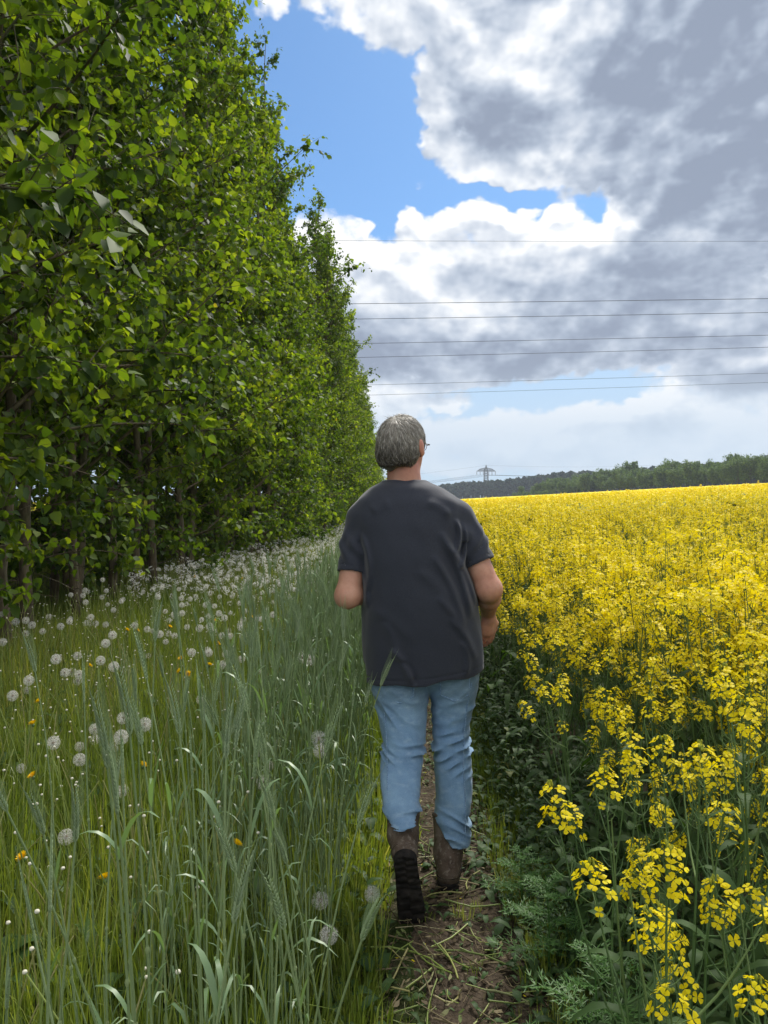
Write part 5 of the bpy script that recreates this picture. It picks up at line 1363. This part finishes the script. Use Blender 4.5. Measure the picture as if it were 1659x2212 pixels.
# lower hem, slanting, hollow underneath; neck opening
hem = lambda X: np.interp(X, [-.08, .05, .16, .38], [.756, .758, .768, .800])
S.cut(lambda X, Y, Z: hem(X) + .006 * np.sin(X * 34) - .0 - Z + 0 * Y)
S.cut(lambda X, Y, Z: np.where(Z < .83, -(np.sqrt(((X - .14) / .222) ** 2 + ((Y - 3.02) / .146) ** 2) - 1) * .14, -1.))
S.F += (.0022 * np.exp(-((SZ - hem(SX) - .024) / .0035) ** 2)).astype(np.float32)
nc = np.array([px(873, 3.03), 3.045, 1.535])
S.cut(lambda X, Y, Z: np.where(Z > 1.47, Z - (1.537 - .30 * np.clip(Y - 3.0, 0, .2) + 0 * X), -1.))
S.cut(lambda X, Y, Z: np.where(Z > 1.505, -(np.sqrt(((X - nc[0]) / .074) ** 2 + ((Y - nc[1]) / .068) ** 2) - 1) * .07, -1.))
shirt = S.mesh('t_shirt', M_SHIRT, man, 1)
# ribbed collar, hem stitching
def ring(c, rx, ry, zf, r, n=60, a0=0, a1=TAU):
    a = np.linspace(a0, a1, n); return np.stack([c[0] + rx * np.cos(a), c[1] + ry * np.sin(a), zf(a)], -1)[None], np.full((1, n), r)
yc = lambda a, ry: nc[1] + ry * np.sin(a)
p_, r_ = ring(nc, .079, .073, lambda a: 1.533 - .30 * np.clip(yc(a, .073) - 3.0, 0, .2), .0052)
tubes(MB(), p_, r_, 8).build('collar', M_SHIRT, shirt)

# --- jeans
LL = [(1440, 797, 921, 3.01), (1478, 799, 923, 3.0), (1519, 809, 926, 2.99), (1568, 820, 921, 2.96), (1604, 827, 919, 2.93), (1639, 822, 915, 2.90), (1699, 822, 909, 2.79), (1740, 827, 908, 2.72), (1770, 829, 910, 2.675), (1800, 831, 912, 2.63), (1822, 832, 913, 2.60)]
RL = [(1440, 915, 1037, 3.02), (1470, 918, 1035, 3.02), (1503, 928, 1030, 3.02), (1563, 934, 1016, 3.02), (1604, 935, 1016, 3.0), (1658, 939, 1020, 2.98), (1727, 942, 1020, 2.95), (1767, 938, 1014, 2.93), (1800, 937, 1018, 2.92), (1845, 940, 1013, 2.90)]
JF = Field((-.10, 2.42, .08), (.42, 3.26, 1.0), .0042)
def leg(rows, deep, fd):
    z = [pz(r[0], r[3]) for r in rows]; cx = [px((r[1] + r[2]) / 2, r[3]) for r in rows]; rx = [(r[2] - r[1]) / 2 / F * r[3] for r in rows]
    JF.loft(z, cx, [r[3] + .015 + (.02 if r[3] < 2.8 else 0) for r in rows], rx, deep, .012, 2.2, fd)
def rip(Z, X, Y, zc, wid, amp, fr, sl, ph):
    w = np.sin(((Z + sl * X + .015 * np.sin(X * 22 + ph)) * fr + ph + 1.9 * np.sin(X * 27 + ph * 2 + 9 * Z)) * .5)
    sharp = 1.25 - 2.1 * np.abs(w) ** .8                       # narrow ridges, wide hollows
    broken = .55 + .45 * np.sin(X * 38 + Z * 60 + ph * 3)
    return 1.45 * amp * sharp * broken * np.exp(-((Z - zc) / wid) ** 2)
leg(LL, [.125, .120, .105, .095, .090, .090, .092, .094, .092, .090, .090],
    lambda X, Y, Z: rip(Z, X, Y, .515, .030, .0080, 200, .5, 1) + rip(Z, X, Y, .355, .035, .0075, 190, .3, 2.3) + rip(Z, X, Y, .65, .06, .004, 95, .8, 0) + folds(X, Y, Z, [(-.02, .70, .14, .60, .007, .012), (.0, .66, .13, .555, .006, .011), (.02, .74, .15, .69, .005, .012)]) + .004 * wob(X, Y, Z, 6) + .002 * wob(X, Y, Z, 15))
leg(RL, [.125, .120, .105, .095, .090, .088, .085, .085, .085, .085],
    lambda X, Y, Z: rip(Z, X, Y, .50, .075, .0085, 150, -.35, 3) + rip(Z, X, Y, .22, .055, .0085, 150, .5, 4.4) + rip(Z, X, Y, .66, .06, .003, 100, -.5, 2) + folds(X, Y, Z, [(.20, .66, .33, .74, .006, .012), (.19, .70, .31, .775, .005, .012)]) + .004 * wob(X, Y, Z, 6.5) + .002 * wob(X, Y, Z, 14))
JF.ell((px(918, 3.01), 3.02, .83), (.205, .125, .12), .03)
JF.cut(lambda X, Y, Z: np.where((X < .18) & (Y < 2.86) & (Z < .5), .335 + .22 * (Y - 2.60) + .14 * np.abs(X - .07) * 0 + .05 * (X - .07) - Z, -1.))
JF.cut(lambda X, Y, Z: np.where((X > .165) & (Z < .33), (.255 - 1.35 * (X - .19)) * (X < .25) + (.174 - .18 * (X - .25)) * (X >= .25) + .12 * (Y - 2.9) - Z, -1.))
def carve2(Fl, a, b, ra, rb):
    a, b = np.array(a), np.array(b); ab = b - a; L2 = (ab ** 2).sum()
    def fn(X, Y, Z):
        t = np.clip(((X - a[0]) * ab[0] + (Y - a[1]) * ab[1] + (Z - a[2]) * ab[2]) / L2, 0, 1)
        return -(np.sqrt((X - a[0] - ab[0] * t) ** 2 + (Y - a[1] - ab[1] * t) ** 2 + (Z - a[2] - ab[2] * t) ** 2) - (ra + (rb - ra) * t))
    Fl.cut(fn)
carve2(JF, (px(871, 2.68), 2.72, .330), (px(872, 2.64), 2.65, .26), .044, .052); carve2(JF, (px(976, 2.92), 2.935, .25), (px(976, 2.92), 2.925, .10), .052, .062)
jeans = JF.mesh('jeans', M_DENIM, man, 1)
# pocket edges and seams as raised stitching
def on_back(pts, r=.0016, lift=.001, name='seam'):
    """drop a line given in (x, z) onto the back of the jeans"""
    out = []
    for (x, z) in pts:
        i = int((x - JF.ax[0][0]) / JF.h); l = int((z - JF.ax[2][0]) / JF.h); col = JF.F[i, :, l]; j = np.argmax(col < 0)
        out.append((x, JF.ax[1][j] - .002 - lift, z))
    t = np.linspace(0, 1, len(out)); tt = np.linspace(0, 1, 24); o_ = np.array(out); o_ = np.stack([np.interp(tt, t, o_[:, q]) for q in range(3)], -1)
    return o_
for x0, w_ in ((.000, .115), (.212, .115)):
    m = MB(); p = np.concatenate([on_back(q) for q in ([(x0, .80), (x0 + .004, .715)], [(x0 + .004, .715), (x0 + w_ / 2, .692)], [(x0 + w_ / 2, .692), (x0 + w_ - .004, .715)], [(x0 + w_ - .004, .715), (x0 + w_, .80)])])
    p[:, 1] = np.convolve(np.pad(p[:, 1], 3, 'edge'), np.ones(7) / 7, 'valid')
    tubes(m, p[None], np.full((1, len(p)), .0024), 5); m.build('pocket', M_SEAM, jeans)
for pts in ([(.158, .80), (.160, .745)], [(.052, .70), (.062, .60), (.060, .50), (.062, .42), (.066, .37)][:0] or [(.158, .79), (.157, .74)],):
    pass
m = MB(); p = on_back([(.158, .80), (.159, .742)]); tubes(m, p[None], np.full((1, len(p)), .0024), 5); m.build('centre_seam', M_SEAM, jeans)
for xs_, zs_ in (([.335, .318, .306, .300, .306, .302], [.76, .66, .56, .46, .34, .20]), ([-.020, .000, .010, .012, .013], [.76, .66, .56, .46, .38])):
    p = on_back(list(zip(xs_, zs_))); zz_ = np.interp(np.linspace(0, 1, 24), np.linspace(0, 1, len(xs_)), zs_)
    p[:, 1] = np.convolve(np.pad(p[:, 1], 2, 'edge'), np.ones(5) / 5, 'valid')
    m = MB(); tubes(m, p[None], np.full((1, 24), .0020), 5); m.build('side_seam', M_SEAM, jeans)

# --- boots
def boot(name, heel, ball, toe, ankle, top, nrm, label):
    """heel, ball, toe: points on the sole; nrm: unit vector from sole into the foot"""
    heel, ball, toe, ankle, top, nrm = [np.array(v, float) for v in (heel, ball, toe, ankle, top, nrm)]
    allp = np.stack([heel, ball, toe, ankle, top]); lo, hi = allp.min(0) - .11, allp.max(0) + .11
    B2 = Field(lo, hi, .0038); u = nrm; a0 = norm(ball - heel)
    B2.capsule(heel + u * .056 + a0 * .042, ball + u * .054, .040, .041, .02); B2.capsule(ball + u * .052, toe + u * .048 - norm(toe - ball) * .034, .043, .034, .02)
    B2.capsule(heel + u * .075 + a0 * .040, ankle, .043, .052, .02); B2.capsule(ankle, top, .052, .058, .02)
    # padded collar, heel counter and seams
    B2.capsule(top - norm(top - ankle) * .02, top, .059, .060, .006)
    B2.F -= (.0022 * wob(*np.meshgrid(*B2.ax, indexing='ij', sparse=True), 9)).astype(np.float32)
    dt = norm(top - ankle)
    B2.cut(lambda X, Y, Z: (X - top[0]) * dt[0] + (Y - top[1]) * dt[1] + (Z - top[2]) * dt[2] - .012 * np.sin((X - top[0]) * 40))
    carve2(B2, top - dt * .03, top + dt * .05, .046, .052)
    up_ = B2.mesh(name, M_LEATHER, man); tag(up_, label)
    S2 = Field(lo, hi, .0038); s1 = norm(np.cross(a0, u))
    def slab(a, b, wa, wb, th):
        ab = b - a; L_ = np.linalg.norm(ab); d_ = ab / L_
        def fn(X, Y, Z):
            x, y, z = X - a[0], Y - a[1], Z - a[2]; t = x * d_[0] + y * d_[1] + z * d_[2]; w = x * s1[0] + y * s1[1] + z * s1[2]; hgt = x * u[0] + y * u[1] + z * u[2]
            tc_ = np.clip(t, 0, L_); rad = wa + (wb - wa) * tc_ / L_
            lug = .0045 * (np.sin(t * 240) * np.sign(w) > .1) * (hgt < th * .5) + 0
            return np.maximum(np.sqrt((t - tc_) ** 2 + w ** 2) - rad, np.maximum(hgt - th, -(hgt - lug)))
        r = max(wa, wb) + .02; S2.add(fn, np.minimum(a, b) - r, np.maximum(a, b) + r)
    slab(heel + a0 * .040, heel + a0 * .080, .040, .038, .038); slab(heel + a0 * .05 + u * .008, ball, .038, .047, .026); slab(ball, toe - norm(toe - ball) * .04, .047, .042, .024)
    S2.mesh('sole', M_SOLE, up_, 1)
    m = MB()                                   # stitched band round the heel counter and pull loop
    for hh, r in ((.060, .0042), (.074, .0034)):
        a = np.linspace(-2.2, 2.2, 30); c = heel + u * hh + a0 * .042
        p = c - a0 * np.cos(a)[:, None] * .0425 + s1 * np.sin(a)[:, None] * .0425; tubes(m, p[None], np.full((1, 30), r), 5)
    for w_ in ():                   # back strip running up the heel
        p = np.stack([heel + u * .062 - a0 * .002 + s1 * w_, heel + u * .095 + a0 * .001 + s1 * w_, ankle - norm(np.cross(s1, dt)) * (.054 if (norm(np.cross(s1, dt)) @ np.array([0, -1., 0])) < 0 else -.054) + s1 * w_])
        tubes(m, p[None], np.array([[.0022, .0026, .0022]]), 5)
    m.build('heel_seam', M_SOLE, up_)
    an = np.linspace(0, TAU, 40); f1 = np.cross(s1, dt); cm = MB()      # padded collar
    cp = top - dt * .004 + (np.cos(an)[:, None] * s1 + np.sin(an)[:, None] * f1) * .056; tubes(cm, cp[None], np.full((1, 40), .0085), 8)
    cm.build('collar', M_LEATHER, up_)
    return up_
boot('boot', (px(967, 2.83), 2.825, .006), (px(972, 3.0) + .002, 3.01, .006), (px(974, 3.1), 3.115, .010), (px(968, 2.9), 2.905, .125), (px(970, 2.93), 2.945, .255), (0, 0, 1), 'right boot planted flat on the path')
hl = np.array([px(874, 2.55), 2.548, .275]); bl = np.array([px(889, 2.63), 2.632, .040]); f_ = norm(bl - hl); n_ = np.array([0, 1, 0.]) ; n_ = norm(n_ - f_ * (n_ @ f_))
boot('boot', hl, bl, bl + np.array([.004, .085, -.020]), np.array([px(871, 2.65), 2.680, .290]), np.array([px(872, 2.68), 2.752, .352]), n_, 'left boot with its heel raised and dark sole facing back')

# --- hair: a close cap with thousands of fine locks combed down from the crown
HF = Field(hc - .14, hc + .14, .0035)
HF.ell(hp(0, -.014, .020), (.088, .104, .100), 0, Rh); HF.ell(hp(0, -.048, -.034), (.080, .064, .072), .03, Rh)
HF0 = HF.F.copy()
def face_cut(X, Y, Z):
    x, y, z = X - hc[0], Y - hc[1], Z - hc[2]; r = x * Rh[0, 0] + y * Rh[1, 0]; f = x * Rh[0, 1] + y * Rh[1, 1]
    lim = np.where(z > .045, .088, np.where(z > .008, .028, -.026))
    nape = -.092 + .018 * np.sin(r * 30)
    return np.maximum(f - lim + .015 * (z > .045) * (z - .045) * -6, nape - z)
HF.cut(face_cut)
hair = HF.mesh('hair', M_HAIR, man)
g = np.random.default_rng(88); n = 20000
cr0 = np.array([-.004, -.052, .108])                        # the whorl, in head space
th = np.arccos(np.clip(1 - 2 * g.uniform(0, 1, n) * .86, -1, 1)); ph = g.uniform(0, TAU, n)
dirs = np.stack([np.sin(th) * np.cos(ph), np.sin(th) * np.sin(ph), np.cos(th)], -1)
ca = norm(cr0); Bm = basis(ca[None])[0]; dirs = dirs @ Bm.T
def surf(d):
    d = norm(d); c0 = np.array([0, -.02, .0]); w = d @ Rh.T; o_ = hc + Rh @ c0; r = np.full(len(d), .128); hit = np.zeros(len(d), bool)
    for rr in np.arange(.128, .04, -.0012):
        q = ((o_ + w * rr - HF.lo) / HF.h).round().astype(int); q = np.clip(q, 0, np.array(HF0.shape) - 1); ins = (HF0[q[:, 0], q[:, 1], q[:, 2]] < 0) & ~hit; r[ins] = rr; hit |= ins
    return d * (r - .0015)[:, None] + c0
away = norm(dirs - ca * (dirs @ ca)[:, None]); swirl = np.cross(ca, away)
flow = norm(away + swirl * g.normal(.12, .13, n)[:, None] + np.array([0, 0, -.35]) * (1 - np.clip(dirs[:, 2], 0, 1))[:, None])
ns = 5; p = [dirs]
clump = np.sin(ph * 23 + 3 * np.sin(th * 7)) * .13
for j in range(ns - 1):
    fl_ = norm(flow - p[-1] * (flow * p[-1]).sum(1)[:, None]); fl_ = norm(fl_ + np.cross(p[-1], fl_) * clump[:, None]); p.append(norm(p[-1] + fl_ * g.uniform(.10, .17, n)[:, None]))
lock = np.sin(ph * 41 + 4 * np.sin(th * 6)) * np.sin(th * 17 + ph * 5); lift = np.array([0, .002, .0035, .0035, .001])
pts = np.stack([surf(q) * (1 + (lift[j] + lock * lift[j] * .9 + .008 * g.uniform(0, 1, n) ** 2 * j / 4)[:, None] / .1) for j, q in enumerate(p)], 1)
pass; root = pts[:, 0]; tip_ = pts[:, -1]
ok = ~((root[:, 1] > .03) & (root[:, 2] < .055)) & ~((root[:, 1] > -.020) & (root[:, 2] < .012)) & (root[:, 2] > -.085) & (tip_[:, 2] > -.100 - .012 * g.uniform(0, 1, n) ** 2 + .005 * np.sin(root[:, 0] * 60)) & ~((tip_[:, 1] > .035) & (tip_[:, 2] < .02)) & ~((tip_[:, 1] > -.022) & (tip_[:, 2] < -.035))
low = pts[:, :, 2] < -.03; pts[:, :, 1] = np.where(low & (pts[:, :, 1] < 0), pts[:, :, 1] * 1.0, pts[:, :, 1])
pts = pts[ok] @ Rh.T + hc; k = len(pts)
nrm_ = norm(pts[:, 2] - hc); fl2 = norm(pts[:, -1] - pts[:, 0]); sd = np.cross(nrm_, fl2)
m = MB(); blades(m, pts, np.broadcast_to(np.array([[.0011, .0015, .0015, .0012, .0003]]), (k, 5)), sd + nrm_ * g.normal(0, .5, (k, 1)))
ns = 60; a = g.uniform(0, TAU, ns); b = hc + Rh @ cr0 + np.stack([.03 * np.cos(a), .03 * np.sin(a), 0 * a], -1) * g.uniform(.2, 1.3, (ns, 1)) + [0, 0, -.004]
dd = norm(np.stack([np.cos(a) * .6 - .3, np.sin(a) * .6, 1 + 0 * a], -1)); t4 = np.linspace(0, 1, 4)[None, :, None]
blades(m, b[:, None] + dd[:, None] * t4 * g.uniform(.012, .030, ns)[:, None, None] + np.array([-.012, 0, -.006]) * t4 ** 2, np.broadcast_to(np.array([[.001, .0009, .0007, .0003]]), (ns, 4)), np.tile([1., 0, 0], (ns, 1)))
m.build('strands', M_HAIR, hair)

# --- spectacles
gl = MB(); le = MB()
for s in (-1, 1):
    a = np.linspace(0, TAU, 28); c = np.array([s * .034, .108, .006])
    pr = np.stack([c[0] + .024 * np.cos(a), c[1] - .006 * (np.cos(a) * s) + 0 * a, c[2] + .0195 * np.sin(a)], -1)
    tubes(gl, (pr @ Rh.T + hc)[None], np.full((1, 28), .0012), 5)
    V = np.concatenate([[c], pr[:-1]]) @ Rh.T + hc; le.add(V, np.array([[0, 1 + i, 1 + (i + 1) % 27] for i in range(27)]))
    tp = np.array([[s * .058, .104, .010], [s * .072, .095, .012], [s * .080, .05, .012], [s * .081, .0, .008], [s * .078, -.014, -.012]])
    tubes(gl, (tp @ Rh.T + hc)[None], np.array([[.0015, .0022, .0013, .0013, .0012]]), 5)
    gl.add(*sphere(.0038, hp(s * .071, .096, .012), 6, 5))
bp = np.array([[-.011, .108, .010], [0, .113, .013], [.011, .108, .010]]); tubes(gl, (bp @ Rh.T + hc)[None], np.full((1, 3), .0012), 5)
spec = gl.build('spectacles', M_WIRE, man); le.build('lens', M_GLASS, spec)
